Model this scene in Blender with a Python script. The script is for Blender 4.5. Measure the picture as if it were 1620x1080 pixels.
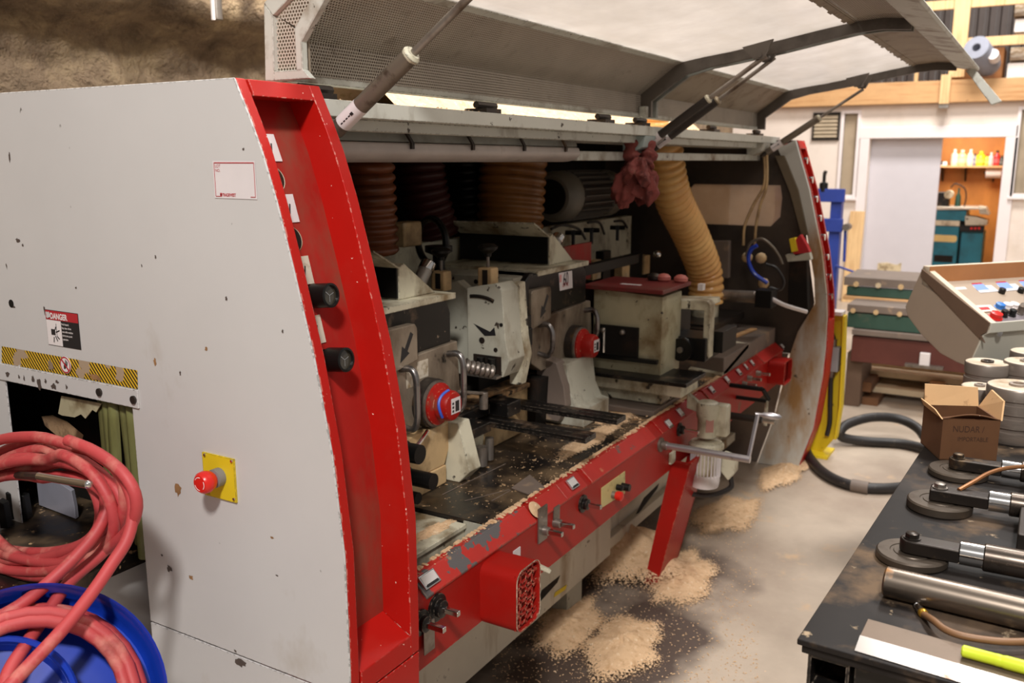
import bpy, bmesh, math, random
from mathutils import Vector, Matrix
random.seed(7)
for o in list(bpy.data.objects): bpy.data.objects.remove(o)
SC = bpy.context.scene
COL = SC.collection
V = Vector
PI = math.pi
# ---------------------------------------------------------------- camera
F, CX, CY, HZ, VX, EYE = 1422.0, 810.0, 540.0, 254.0, 1669.0, 1.6
PITCH = math.atan((CY - HZ) / F)
YAW = math.atan((VX - CX) / math.hypot(F, CY - HZ))
cam_d = bpy.data.cameras.new('camera')
cam = bpy.data.objects.new('camera', cam_d)
COL.objects.link(cam)
cam.location = (0, 0, EYE)
cam.rotation_euler = (PI / 2 - PITCH, 0, YAW - PI / 2)
cam_d.sensor_width = 36
cam_d.lens = 36 * F / 1620
cam_d.clip_start = .02
cam_d.clip_end = 100
cam_d.dof.use_dof = True
cam_d.dof.focus_distance = 1.85
cam_d.dof.aperture_fstop = 5.0
SC.camera = cam
# ---------------------------------------------------------------- world, lamps, exposure
w = bpy.data.worlds.new('shop_air')
SC.world = w
w.use_nodes = True
w.node_tree.nodes['Background'].inputs[0].default_value = (1.0, .95, .90, 1)
w.node_tree.nodes['Background'].inputs[1].default_value = .31

def area(name, loc, target, size, power, col=(1, .962, .925)):
    l = bpy.data.lights.new(name, 'AREA')
    l.shape = 'RECTANGLE'
    l.size, l.size_y = size
    l.energy = power
    l.color = col
    o = bpy.data.objects.new(name, l)
    COL.objects.link(o)
    o.location = loc
    o.rotation_euler = (V(target) - V(loc)).to_track_quat('-Z', 'Y').to_euler()
    return o
area('bay_lamp', (-1.5, -.7, 4.4), (1.2, 1.2, .9), (.42, .42), 198)
area('bay_lamp', (3.2, -.8, 5.2), (3.0, .7, .5), (.9, .5), 190)
area('bay_lamp', (5.6, .3, 5.0), (5.6, .3, 0), (1.1, .7), 118)
area('bay_lamp', (9.0, .8, 4.7), (10.2, .9, 1.0), (1.2, .8), 175)
area('bay_lamp', (2.4, 2.0, 4.4), (2.4, 2.2, 0), (1.6, .4), 120, (1, .93, .84))
area('tool_room_lamp', (12.1, 1.0, 2.12), (12.3, 1.0, 0), (.6, .6), 32, (1, .93, .82))
vs = SC.view_settings
vs.view_transform = 'Standard'
vs.look = 'None'
vs.exposure = 0.0
vs.gamma = 1.0
vs.use_curve_mapping = False
# ---------------------------------------------------------------- pixel of the survey photo -> point on a real plane
CF = V((math.cos(YAW) * math.cos(PITCH), math.sin(YAW) * math.cos(PITCH), -math.sin(PITCH)))
CR = V((math.sin(YAW), -math.cos(YAW), 0))
CU = CR.cross(CF)
C0 = V((0, 0, EYE))
def at(x, y, X=None, Y=None, Z=None, d=None, pl=None):
    r = CF + CR * ((x - CX) / F) - CU * ((y - CY) / F)
    if X is not None: t = X / r.x
    elif Y is not None: t = Y / r.y
    elif Z is not None: t = (Z - EYE) / r.z
    elif pl is not None: t = (pl[0] - C0).dot(pl[1]) / r.dot(pl[1])
    else: t = d
    return C0 + r * t

# ---------------------------------------------------------------- mesh builder
class MB:
    def __init__(s): s.v, s.f, s.m, s.uv = [], [], [], {}
    def add(s, vs, fs, mi=0):
        b = len(s.v)
        s.v += [tuple(v) for v in vs]
        s.f += [tuple(i + b for i in f) for f in fs]
        s.m += [mi] * len(fs)
        return s
    def box(s, x0, x1, y0, y1, z0, z1, mi=0):
        return s.add([(x, y, z) for z in (z0, z1) for y in (y0, y1) for x in (x0, x1)],
                     [(0, 2, 3, 1), (4, 5, 7, 6), (0, 1, 5, 4), (2, 6, 7, 3), (0, 4, 6, 2), (1, 3, 7, 5)], mi)
    def obox(s, c, a, b, d, mi=0):      # centre and three half-axis vectors
        c, a, b, d = V(c), V(a), V(b), V(d)
        if a.cross(b).dot(d) < 0: a, b = b, a
        return s.add([c + a * i + b * j + d * k for k in (-1, 1) for j in (-1, 1) for i in (-1, 1)],
                     [(0, 2, 3, 1), (4, 5, 7, 6), (0, 1, 5, 4), (2, 6, 7, 3), (0, 4, 6, 2), (1, 3, 7, 5)], mi)
    def bar(s, p, q, w_, h_, up=(0, 0, 1), mi=0):   # rectangular bar from p to q
        p, q = V(p), V(q)
        d = (q - p); u = V(up); a = d.cross(u)
        if a.length < 1e-6: a = d.cross(V((1, 0, 0)))
        a.normalize(); u = a.cross(d).normalized()
        return s.obox((p + q) / 2, d / 2, a * (w_ / 2), u * (h_ / 2), mi)
    def prism(s, poly, ext, mi=0):
        poly = [V(p) for p in poly]; e = V(ext); n = len(poly)
        nn = V((0, 0, 0))
        for i in range(n): nn += poly[i].cross(poly[(i + 1) % n])
        if nn.dot(e) > 0: poly = poly[::-1]
        vs = poly + [p + e for p in poly]
        fs = [tuple(range(n)), tuple(range(2 * n - 1, n - 1, -1))]
        fs += [(i, i + n, (i + 1) % n + n, (i + 1) % n) for i in range(n)]
        return s.add(vs, fs, mi)
    def px(s, x0, x1, poly, mi=0): return s.prism([(x0, a, b) for a, b in poly], (x1 - x0, 0, 0), mi)
    def py(s, y0, y1, poly, mi=0): return s.prism([(a, y0, b) for a, b in poly], (0, y1 - y0, 0), mi)
    def pz(s, z0, z1, poly, mi=0): return s.prism([(a, b, z0) for a, b in poly], (0, 0, z1 - z0), mi)
    def lathe(s, prof, o, ax, n=20, mi=0, caps=True):   # prof: (radius, distance along axis)
        o, ax = V(o), V(ax).normalized()
        a = ax.orthogonal().normalized(); b = ax.cross(a)
        vs, fs = [], []
        for r, h in prof:
            for i in range(n):
                t = 2 * PI * i / n
                vs.append(o + ax * h + (a * math.cos(t) + b * math.sin(t)) * r)
        for k in range(len(prof) - 1):
            for i in range(n):
                j = (i + 1) % n
                fs.append((k * n + i, k * n + j, k * n + n + j, k * n + n + i))
        if caps:
            fs.append(tuple(range(n - 1, -1, -1)))
            fs.append(tuple((len(prof) - 1) * n + i for i in range(n)))
        return s.add(vs, fs, mi)
    def cyl(s, p, q, r, r2=None, n=14, mi=0):
        p, q = V(p), V(q)
        return s.lathe([(r, 0), (r if r2 is None else r2, (q - p).length)], p, q - p, n, mi)
    def tube(s, pts, r, n=8, mi=0, caps=True):
        pts = [V(p) for p in pts]; m = len(pts)
        rr = r if isinstance(r, (list, tuple)) else [r] * m
        t0 = (pts[1] - pts[0]).normalized(); a = t0.orthogonal().normalized()
        vs, fs = [], []
        for i, p in enumerate(pts):
            t = (pts[min(i + 1, m - 1)] - pts[max(i - 1, 0)])
            if t.length < 1e-9: t = t0.copy()
            t.normalize()
            a = a - t * a.dot(t)
            if a.length < 1e-6: a = t.orthogonal()
            a.normalize(); b = t.cross(a)
            for k in range(n):
                g = 2 * PI * k / n
                vs.append(p + (a * math.cos(g) + b * math.sin(g)) * rr[i])
        for i in range(m - 1):
            for k in range(n):
                j = (k + 1) % n
                fs.append((i * n + k, i * n + j, i * n + n + j, i * n + n + k))
        if caps:
            fs.append(tuple(range(n - 1, -1, -1))); fs.append(tuple((m - 1) * n + k for k in range(n)))
        return s.add(vs, fs, mi)
    def ball(s, c, r, n=12, mi=0, sc=(1, 1, 1)):
        c = V(c); k = max(4, n // 2); vs, fs = [], []
        vs.append(c + V((0, 0, -r * sc[2])))
        for i in range(1, k):
            p = -PI / 2 + PI * i / k
            for j in range(n):
                t = 2 * PI * j / n
                vs.append(c + V((math.cos(p) * math.cos(t) * r * sc[0], math.cos(p) * math.sin(t) * r * sc[1], math.sin(p) * r * sc[2])))
        vs.append(c + V((0, 0, r * sc[2])))
        for j in range(n):
            fs.append((0, 1 + (j + 1) % n, 1 + j))
            fs.append((len(vs) - 1, 1 + (k - 2) * n + j, 1 + (k - 2) * n + (j + 1) % n))
        for i in range(k - 2):
            for j in range(n):
                q = (j + 1) % n
                fs.append((1 + i * n + j, 1 + i * n + q, 1 + i * n + n + q, 1 + i * n + n + j))
        return s.add(vs, fs, mi)
    def quad(s, pts, mi=0, uv=None):
        s.add(pts, [tuple(range(len(pts)))], mi)
        if uv: s.uv[len(s.f) - 1] = uv
        return s
    def grid(s, fn, nu, nv, mi=0, uvs=None):
        vs = [fn(i / nu, j / nv) for j in range(nv + 1) for i in range(nu + 1)]
        b = len(s.f)
        s.add(vs, [(j * (nu + 1) + i, j * (nu + 1) + i + 1, (j + 1) * (nu + 1) + i + 1, (j + 1) * (nu + 1) + i) for j in range(nv) for i in range(nu)], mi)
        if uvs:
            for j in range(nv):
                for i in range(nu):
                    s.uv[b + j * nu + i] = [uvs(a / nu, c / nv) for a, c in ((i, j), (i + 1, j), (i + 1, j + 1), (i, j + 1))]
        return s
    def build(s, name, mats, parent=None, bevel=0, smooth=38, seg=2, label=None, cat=None, group=None, kind=None, solid=0, subd=0):
        if not isinstance(mats, (list, tuple)): mats = [mats]
        off = V((0, 0, 0))
        if parent is None and kind is None:
            xs, ys, zs = zip(*s.v)
            off = V(((min(xs) + max(xs)) / 2, (min(ys) + max(ys)) / 2, min(zs)))
        me = bpy.data.meshes.new(name)
        me.from_pydata([tuple(V(v) - off) for v in s.v], [], s.f)
        for m in mats: me.materials.append(m)
        if len(mats) > 1: me.polygons.foreach_set('material_index', s.m)
        if s.uv:
            l = me.uv_layers.new(name='UVMap')
            for fi, uv in s.uv.items():
                for k, li in enumerate(me.polygons[fi].loop_indices): l.data[li].uv = uv[k]
        me.update()
        if smooth:
            me.shade_smooth(); me.set_sharp_from_angle(angle=math.radians(smooth))
        o = bpy.data.objects.new(name, me)
        COL.objects.link(o)
        if parent is None: o.location = off
        else:
            o.parent = parent
            if parent.type == 'EMPTY': o.location = -parent.location
            elif parent.parent is None: o.location = -parent.location
        if solid:
            md = o.modifiers.new('thick', 'SOLIDIFY'); md.thickness = solid; md.offset = 0
        if bevel:
            md = o.modifiers.new('edge', 'BEVEL'); md.width = bevel; md.segments = seg; md.limit_method = 'ANGLE'; md.angle_limit = .6
            md.harden_normals = True
        if subd:
            md = o.modifiers.new('sub', 'SUBSURF'); md.levels = md.render_levels = subd
        if label: o['label'] = label
        if cat: o['category'] = cat
        if group: o['group'] = group
        if kind: o['kind'] = kind
        return o

def thing(name, label, cat, loc=(0, 0, 0), group=None):
    o = bpy.data.objects.new(name, None); COL.objects.link(o)
    o.empty_display_size = .05
    o.location = loc; o['label'] = label; o['category'] = cat
    if group: o['group'] = group
    return o
def copy_tree(o, parent=None):
    c = o.copy(); COL.objects.link(c)
    if parent: c.parent = parent
    for ch in list(o.children): copy_tree(ch, c)
    return c
def struct(mb, name, m, **k): return mb.build(name, m, None, kind='structure', **k)
def spline(pts, n=8):       # Catmull-Rom through the points
    pts = [V(p) for p in pts]; P_ = [pts[0] * 2 - pts[1]] + pts + [pts[-1] * 2 - pts[-2]]
    out = []
    for i in range(1, len(P_) - 2):
        a, b, c, d = P_[i - 1:i + 3]
        for k in range(n):
            t = k / n
            out.append(.5 * ((2 * b) + (c - a) * t + (2 * a - 5 * b + 4 * c - d) * t * t + (3 * b - a - 3 * c + d) * t ** 3))
    out.append(pts[-1]); return out
def text(s, size, origin, right, up, m, parent, name='lettering', align='LEFT', bold=0, sx=1):
    c = bpy.data.curves.new('t', 'FONT'); c.body = s; c.size = size; c.align_x = align; c.offset = bold; c.space_line = 1.05
    o = bpy.data.objects.new('t', c); COL.objects.link(o)
    dg = bpy.context.evaluated_depsgraph_get()
    me = bpy.data.meshes.new_from_object(o.evaluated_get(dg))
    right, up, origin = V(right).normalized(), V(up).normalized(), V(origin)
    mb = MB(); mb.add([origin + right * v.co.x * sx + up * v.co.y for v in me.vertices], [tuple(p.vertices) for p in me.polygons])
    bpy.data.objects.remove(o); bpy.data.curves.remove(c); bpy.data.meshes.remove(me)
    if mb.v: return mb.build(name, m, parent, smooth=0)

# ---------------------------------------------------------------- procedural materials
def lin(c):
    return tuple(((x / 255) / 12.92 if x / 255 <= .04045 else ((x / 255 + .055) / 1.055) ** 2.4) for x in c[:3]) + (1,)
def M(name, col, rough=.5, metal=0.0, layers=(), var=.12, vs=6, bump=None, edge=None, trans=0, alpha=None, spec=None, emit=None, sss=0, coat=0):
    """layers: (colour, scale, lo, hi, detail, stretch xyz[, roughness]) noise-masked patches; edge: (colour, lo, hi, radius) wear along edges"""
    m = bpy.data.materials.new(name); m.use_nodes = True
    nt = m.node_tree; N = nt.nodes; L = nt.links
    b = N['Principled BSDF']
    tc = N.new('ShaderNodeTexCoord')
    def noise(scale, detail=4, st=(1, 1, 1), seed=0):
        mp = N.new('ShaderNodeMapping'); mp.inputs['Scale'].default_value = st
        mp.inputs['Location'].default_value = (seed * 1.7, seed * .9, seed * 2.3)
        L.new(tc.outputs['Object'], mp.inputs[0])
        n = N.new('ShaderNodeTexNoise'); n.inputs['Scale'].default_value = scale; n.inputs['Detail'].default_value = detail
        n.inputs['Roughness'].default_value = .6
        L.new(mp.outputs[0], n.inputs['Vector']); return n.outputs['Fac']
    def ramp(s_, lo, hi, a=0, c=1):
        r = N.new('ShaderNodeMapRange'); r.inputs[1].default_value = lo; r.inputs[2].default_value = hi
        r.inputs[3].default_value = a; r.inputs[4].default_value = c
        L.new(s_, r.inputs[0]); return r.outputs[0]
    def mix(f, a, c):
        x = N.new('ShaderNodeMix'); x.data_type = 'RGBA'
        L.new(f, x.inputs[0])
        for i, v in ((6, a), (7, c)):
            if isinstance(v, tuple): x.inputs[i].default_value = v
            else: L.new(v, x.inputs[i])
        return x.outputs[2]
    base = lin(col)
    cur = base
    if var:
        d = tuple(min(1, x * (1 - var)) for x in base[:3]) + (1,); u = tuple(min(1, x * (1 + var)) for x in base[:3]) + (1,)
        cur = mix(ramp(noise(vs, 5), .3, .7), d, u)
    rsock = None
    for i, ly in enumerate(layers):
        c, sc, lo, hi, det, st = ly[:6]
        f = ramp(noise(sc, det, st, i + 1), lo, hi)
        cur = mix(f, cur, lin(c))
        if len(ly) > 6:
            rr = N.new('ShaderNodeMix'); rr.inputs[2].default_value = rough; rr.inputs[3].default_value = ly[6]
            if rsock: L.new(rsock, rr.inputs[2])
            L.new(f, rr.inputs[0]); rsock = rr.outputs[0]
    if edge:
        c, lo, hi, rad = edge
        bv = N.new('ShaderNodeBevel'); bv.samples = 4; bv.inputs[0].default_value = rad
        ge = N.new('ShaderNodeNewGeometry')
        dt = N.new('ShaderNodeVectorMath'); dt.operation = 'DOT_PRODUCT'
        L.new(bv.outputs[0], dt.inputs[0]); L.new(ge.outputs['Normal'], dt.inputs[1])
        e = ramp(dt.outputs['Value'], .995, .90)
        mu = N.new('ShaderNodeMath'); mu.operation = 'MULTIPLY'
        L.new(e, mu.inputs[0]); L.new(ramp(noise(110, 3, seed=5), lo, hi), mu.inputs[1])
        cur = mix(mu.outputs[0], cur, lin(c))
    if isinstance(cur, tuple): b.inputs['Base Color'].default_value = cur
    else: L.new(cur, b.inputs['Base Color'])
    b.inputs['Roughness'].default_value = rough
    if rsock: L.new(rsock, b.inputs['Roughness'])
    b.inputs['Metallic'].default_value = metal
    if spec is not None: b.inputs['Specular IOR Level'].default_value = spec
    if trans: b.inputs['Transmission Weight'].default_value = trans
    if coat: b.inputs['Coat Weight'].default_value = coat; b.inputs['Coat Roughness'].default_value = .15
    if emit: b.inputs['Emission Color'].default_value = lin(emit[0]); b.inputs['Emission Strength'].default_value = emit[1]
    if bump:
        bp = N.new('ShaderNodeBump'); bp.inputs['Strength'].default_value = bump[1]; bp.inputs['Distance'].default_value = bump[2] if len(bump) > 2 else .01
        L.new(noise(bump[0], 6), bp.inputs['Height']); L.new(bp.outputs[0], b.inputs['Normal'])
    m['mix'] = 0
    return m
def translucent(name, col, fac_trans=.5, fac_clear=.0, rough=.3, layers=()):
    m = M(name, col, rough, layers=layers)
    nt = m.node_tree; N = nt.nodes; L = nt.links
    b = N['Principled BSDF']; out = N['Material Output']
    t = N.new('ShaderNodeBsdfTranslucent')
    bc = b.inputs['Base Color']
    if bc.links: L.new(bc.links[0].from_socket, t.inputs[0])
    x = N.new('ShaderNodeMixShader'); x.inputs[0].default_value = fac_trans
    L.new(b.outputs[0], x.inputs[1]); L.new(t.outputs[0], x.inputs[2])
    if fac_clear:
        tr = N.new('ShaderNodeBsdfTransparent'); y = N.new('ShaderNodeMixShader'); y.inputs[0].default_value = fac_clear
        L.new(x.outputs[0], y.inputs[1]); L.new(tr.outputs[0], y.inputs[2]); x = y
    L.new(x.outputs[0], out.inputs[0]); return m
def perforated(name, col, pitch, r):     # sheet with real see-through round holes on a hexagonal grid (UV in metres)
    m = M(name, col, .5, .0, layers=[((120, 105, 88), 14, .62, .85, 5, (1, 1, 1))])
    nt = m.node_tree; N = nt.nodes; L = nt.links
    uv = N.new('ShaderNodeUVMap')
    ds = []
    for k in (0, .5):
        mp = N.new('ShaderNodeMapping'); mp.inputs['Scale'].default_value = (1 / pitch, 1 / (pitch * 1.732), 1); mp.inputs['Location'].default_value = (k, k, 0)
        L.new(uv.outputs[0], mp.inputs[0])
        fr = N.new('ShaderNodeVectorMath'); fr.operation = 'FRACTION'; L.new(mp.outputs[0], fr.inputs[0])
        su = N.new('ShaderNodeVectorMath'); su.operation = 'SUBTRACT'; su.inputs[1].default_value = (.5, .5, 0); L.new(fr.outputs[0], su.inputs[0])
        mu = N.new('ShaderNodeVectorMath'); mu.operation = 'MULTIPLY'; mu.inputs[1].default_value = (pitch, pitch * 1.732, 0); L.new(su.outputs[0], mu.inputs[0])
        le = N.new('ShaderNodeVectorMath'); le.operation = 'LENGTH'; L.new(mu.outputs[0], le.inputs[0]); ds.append(le.outputs['Value'])
    mn = N.new('ShaderNodeMath'); mn.operation = 'MINIMUM'; L.new(ds[0], mn.inputs[0]); L.new(ds[1], mn.inputs[1])
    lt = N.new('ShaderNodeMath'); lt.operation = 'LESS_THAN'; lt.inputs[1].default_value = r; L.new(mn.outputs[0], lt.inputs[0])
    tr = N.new('ShaderNodeBsdfTransparent'); x = N.new('ShaderNodeMixShader')
    L.new(lt.outputs[0], x.inputs[0]); L.new(N['Principled BSDF'].outputs[0], x.inputs[1]); L.new(tr.outputs[0], x.inputs[2])
    L.new(x.outputs[0], N['Material Output'].inputs[0]); return m
def striped(name, c1, c2, k, wear):      # printed diagonal hazard stripes, UV in metres
    m = M(name, c1, .45)
    nt = m.node_tree; N = nt.nodes; L = nt.links
    uv = N.new('ShaderNodeUVMap'); sp = N.new('ShaderNodeSeparateXYZ'); L.new(uv.outputs[0], sp.inputs[0])
    a = N.new('ShaderNodeMath'); a.operation = 'ADD'; L.new(sp.outputs[0], a.inputs[0]); L.new(sp.outputs[1], a.inputs[1])
    q = N.new('ShaderNodeMath'); q.operation = 'MULTIPLY'; q.inputs[1].default_value = k; L.new(a.outputs[0], q.inputs[0])
    f = N.new('ShaderNodeMath'); f.operation = 'FRACT'; L.new(q.outputs[0], f.inputs[0])
    g = N.new('ShaderNodeMath'); g.operation = 'GREATER_THAN'; g.inputs[1].default_value = .5; L.new(f.outputs[0], g.inputs[0])
    x = N.new('ShaderNodeMix'); x.data_type = 'RGBA'; L.new(g.outputs[0], x.inputs[0]); x.inputs[6].default_value = lin(c1); x.inputs[7].default_value = lin(c2)
    tc = N.new('ShaderNodeTexCoord'); n = N.new('ShaderNodeTexNoise'); n.inputs['Scale'].default_value = 22; L.new(tc.outputs['Object'], n.inputs[0])
    r = N.new('ShaderNodeMapRange'); r.inputs[1].default_value = .60; r.inputs[2].default_value = .63; L.new(n.outputs['Fac'], r.inputs[0])
    y = N.new('ShaderNodeMix'); y.data_type = 'RGBA'; L.new(r.outputs[0], y.inputs[0]); L.new(x.outputs[2], y.inputs[6]); y.inputs[7].default_value = lin(wear)
    L.new(y.outputs[2], N['Principled BSDF'].inputs['Base Color']); return m

RUST = (112, 78, 48); DUST = (176, 140, 100); SOOT = (44, 38, 34)
m_panel = M('panel_grey_paint', (203, 200, 198), .42, layers=[((172, 160, 144), 4.5, .63, .86, 5, (1, 1, .7)), ((70, 58, 50), 17, .715, .735, 3, (1, 1, .7)), ((150, 112, 70), 5.5, .70, .78, 6, (1, 1, .5))], var=.035, vs=2, edge=((70, 62, 55), .5, .56, .004))
m_grey = M('machine_grey_paint', (184, 181, 165), .5, layers=[((120, 104, 82), 7, .50, .72, 6, (1, 1, .6)), ((66, 56, 46), 26, .66, .70, 3, (1, 1, 1))], var=.08, edge=((80, 70, 58), .45, .6, .004))
m_hood = M('hood_grey_paint', (200, 200, 190), .5, layers=[((128, 108, 84), 9, .5, .72, 6, (1, 1, 1)), ((66, 52, 42), 30, .69, .72, 3, (1, 1, 1))], var=.06, edge=((100, 82, 66), .4, .6, .005))
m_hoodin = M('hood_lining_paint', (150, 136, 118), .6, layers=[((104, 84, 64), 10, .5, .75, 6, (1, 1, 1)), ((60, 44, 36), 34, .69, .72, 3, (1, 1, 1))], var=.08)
m_pale = M('pale_casting_paint', (214, 208, 184), .5, layers=[((126, 106, 76), 9, .46, .68, 6, (1, 1, .7)), ((50, 42, 34), 22, .63, .68, 4, (1, 1, 1))], var=.1, edge=((72, 60, 46), .4, .55, .005))
m_tan = M('dusty_casting', (206, 174, 128), .7, layers=[((110, 84, 56), 10, .45, .75, 6, (1, 1, 1)), ((208, 200, 176), 5, .55, .75, 4, (1, 1, 1))], var=.15)
m_red = M('red_gloss_paint', (180, 24, 17), .38, layers=[((176, 46, 36), 4, .5, .8, 4, (1, 1, 1)), ((240, 205, 190), 70, .735, .745, 2, (1, 1, 1))], var=.05, edge=((240, 214, 196), .53, .58, .0025), spec=.25)
m_redd = M('red_paint_dusty', (164, 34, 28), .5, spec=.25, layers=[((120, 84, 66), 5, .48, .72, 5, (1, 1, .5))], var=.1)
m_redrail = M('red_rail_paint', (166, 26, 19), .42, spec=.25, layers=[((150, 42, 34), 5, .45, .75, 5, (1, 1, 1)), ((120, 76, 56), 9, .62, .72, 5, (1, 1, .6))], var=.07, edge=((214, 170, 140), .52, .6, .004))
m_redworn2 = M('red_scuffed_paint', (178, 38, 30), .42, layers=[((110, 84, 76), 13, .63, .66, 5, (1, 1, 1)), ((206, 160, 116), 9, .64, .74, 5, (1, 1, 1))], var=.12, edge=((170, 120, 96), .45, .55, .006))
m_redworn = M('red_worn_paint', (186, 42, 34), .42, layers=[((96, 92, 92), 17, .55, .57, 5, (1, 1, 1)), ((206, 160, 116), 9, .66, .72, 5, (1, 1, 1))], var=.1, edge=((150, 130, 110), .45, .55, .006))
m_black = M('black_plastic', (18, 17, 16), .4, spec=.35, var=.2)
m_dark = M('dark_cavity_tone', (28, 25, 22), .75, spec=.2, layers=[((66, 46, 34), 5, .5, .8, 5, (1, 1, 1))])  # near-black inner walls; on holes, slots and recesses it paints their shade
m_blk = M('black_enamel', (21, 19, 18), .34, spec=.35, layers=[((104, 84, 66), 12, .56, .74, 5, (1, 1, 1)), ((150, 128, 108), 50, .69, .72, 3, (1, 1, 1))], var=.2, edge=((120, 108, 96), .45, .6, .004))
m_steel = M('worn_steel', (150, 142, 134), .38, .8, layers=[((92, 74, 58), 9, .48, .7, 6, (1, 1, 1), .6), ((40, 34, 30), 20, .66, .72, 4, (1, 1, 1), .6)], var=.15)
m_plate = M('grimy_steel_plate', (160, 146, 128), .42, .4, layers=[((84, 66, 50), 6, .42, .66, 6, (1, 1, .5), .6), ((30, 26, 24), 15, .62, .70, 5, (1, 1, 1), .5)], var=.15)
m_chrome = M('chrome', (214, 212, 210), .14, 1, var=.04)
m_alu = M('aluminium', (196, 192, 196), .32, .9, var=.06, layers=[((140, 128, 120), 16, .6, .75, 4, (1, 1, 1), .5)])
m_dsteel = M('dark_steel', (66, 60, 56), .4, .7, layers=[((110, 86, 62), 14, .58, .72, 5, (1, 1, 1), .6)], var=.2)
m_bed = M('oily_black_bed', (36, 32, 30), .30, .3, layers=[((126, 104, 78), 6, .46, .66, 8, (1, 1, 1), .6), ((206, 172, 130), 42, .63, .68, 5, (1, 1, 1), .9)], var=.3)
m_beddust = M('dusty_bed', (64, 52, 42), .6, .1, layers=[((188, 148, 104), 9, .46, .62, 6, (1, 1, 1), .9), ((34, 28, 24), 16, .58, .64, 5, (1, 1, 1))], var=.3)
m_strut = M('strut_grey_steel', (118, 108, 96), .4, .5, layers=[((76, 64, 54), 30, .55, .7, 4, (1, 1, 1))], var=.08)
m_strutdk = M('strut_black_steel', (52, 46, 42), .4, .3, var=.1)
m_white = M('white_print', (228, 220, 218), .5, var=.02)
m_paper = M('label_card', (222, 214, 214), .55, var=.03, vs=20)
m_inkr = M('red_ink', (178, 40, 48), .5, var=0)
m_inkk = M('black_ink', (34, 32, 34), .5, var=0)
m_yel = M('yellow_plate', (226, 196, 34), .42, layers=[((140, 110, 50), 30, .64, .7, 4, (1, 1, 1))], var=.04, edge=((60, 50, 20), .35, .5, .003))
m_stop = M('red_button_plastic', (214, 36, 28), .3, var=.02)
m_hz = striped('hazard_tape', (228, 184, 44), (44, 34, 22), 95, (172, 150, 126))
m_hose = translucent('amber_hose_plastic', (252, 200, 128), .18, 0, .2, layers=[((228, 164, 94), 5, .45, .75, 4, (1, 1, 1))])
m_hosedk = M('brown_hose_plastic', (120, 62, 30), .35, layers=[((70, 36, 20), 6, .45, .75, 4, (1, 1, 1))])
m_redhose = M('red_rubber_hose', (184, 66, 68), .55, layers=[((206, 138, 122), 12, .52, .72, 6, (1, 1, 1), .8), ((128, 30, 34), 8, .58, .72, 5, (1, 1, 1))], var=.1)
m_blue = M('blue_plastic', (22, 60, 176), .28, layers=[((14, 34, 104), 5, .5, .75, 3, (1, 1, 1))], var=.08, coat=.2)
m_rubber = M('black_rubber', (36, 32, 31), .5, layers=[((110, 96, 84), 20, .62, .75, 4, (1, 1, 1))], var=.2)
m_plexi = translucent('dusty_acrylic', (176, 168, 162), .60, .10, .25, layers=[((160, 151, 142), 1.6, .35, .85, 4, (1, 3, 1))])
m_curt = translucent('olive_strip_curtain', (150, 150, 96), .40, .16, .3, layers=[((96, 88, 58), 6, .5, .75, 4, (1, 4, .4))])
m_lampw = translucent('lamp_diffuser', (214, 204, 198), .3, 0, .3, layers=[((150, 134, 120), 9, .6, .8, 5, (1, 1, 1))])
m_perf = perforated('perforated_sheet', (186, 176, 162), .0075, .0024)
m_rag = M('red_shop_rag', (132, 66, 60), .9, layers=[((84, 40, 38), 22, .5, .7, 4, (1, 1, 1)), ((150, 96, 84), 30, .58, .7, 4, (1, 1, 1))], var=.15, bump=(60, .6, .006))
m_saw = M('sawdust', (224, 188, 148), .95, layers=[((190, 150, 108), 40, .5, .75, 5, (1, 1, 1)), ((238, 212, 178), 60, .58, .7, 4, (1, 1, 1))], var=.08, bump=(90, .5, .006))
def dusty_edge(name):
    m = M(name, (224, 188, 148), .95, layers=[((188, 148, 106), 40, .5, .75, 5, (1, 1, 1)), ((238, 212, 178), 60, .58, .7, 4, (1, 1, 1))], var=.08, bump=(90, .5, .006))
    nt = m.node_tree; N = nt.nodes; L = nt.links
    at_ = N.new('ShaderNodeAttribute'); at_.attribute_name = 'cover'
    tc = N.new('ShaderNodeTexCoord'); n = N.new('ShaderNodeTexNoise'); n.inputs['Scale'].default_value = 120; n.inputs['Detail'].default_value = 7; n.inputs['Roughness'].default_value = .75; L.new(tc.outputs['Object'], n.inputs[0])
    a = N.new('ShaderNodeMath'); a.operation = 'ADD'; L.new(at_.outputs['Fac'], a.inputs[0]); L.new(n.outputs['Fac'], a.inputs[1])
    g = N.new('ShaderNodeMath'); g.operation = 'GREATER_THAN'; g.inputs[1].default_value = .80; L.new(a.outputs[0], g.inputs[0])
    x = N.new('ShaderNodeMixShader'); tr = N.new('ShaderNodeBsdfTransparent'); L.new(g.outputs[0], x.inputs[0]); L.new(tr.outputs[0], x.inputs[1]); L.new(N['Principled BSDF'].outputs[0], x.inputs[2]); L.new(x.outputs[0], N['Material Output'].inputs[0]); return m
m_sawedge = dusty_edge('thinning_sawdust')
m_wood = M('pine_lumber', (206, 160, 110), .65, layers=[((178, 124, 74), 4, .5, .75, 5, (1, .6, 9)), ((140, 90, 52), 5, .74, .80, 3, (1, 1.2, 2))], var=.08)
m_woodv = M('pine_stud', (228, 190, 138), .65, layers=[((192, 146, 96), 4, .5, .75, 5, (1, 9, .6))], var=.06)
m_card = M('cardboard', (104, 68, 40), .85, layers=[((86, 54, 32), 8, .5, .75, 4, (1, 1, 1))], var=.06)  # the box front's shade is put into this darker brown
m_cardl = M('worn_cardboard', (208, 168, 122), .9, layers=[((140, 104, 70), 26, .58, .7, 5, (1, 1, 1))], var=.08)
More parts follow.
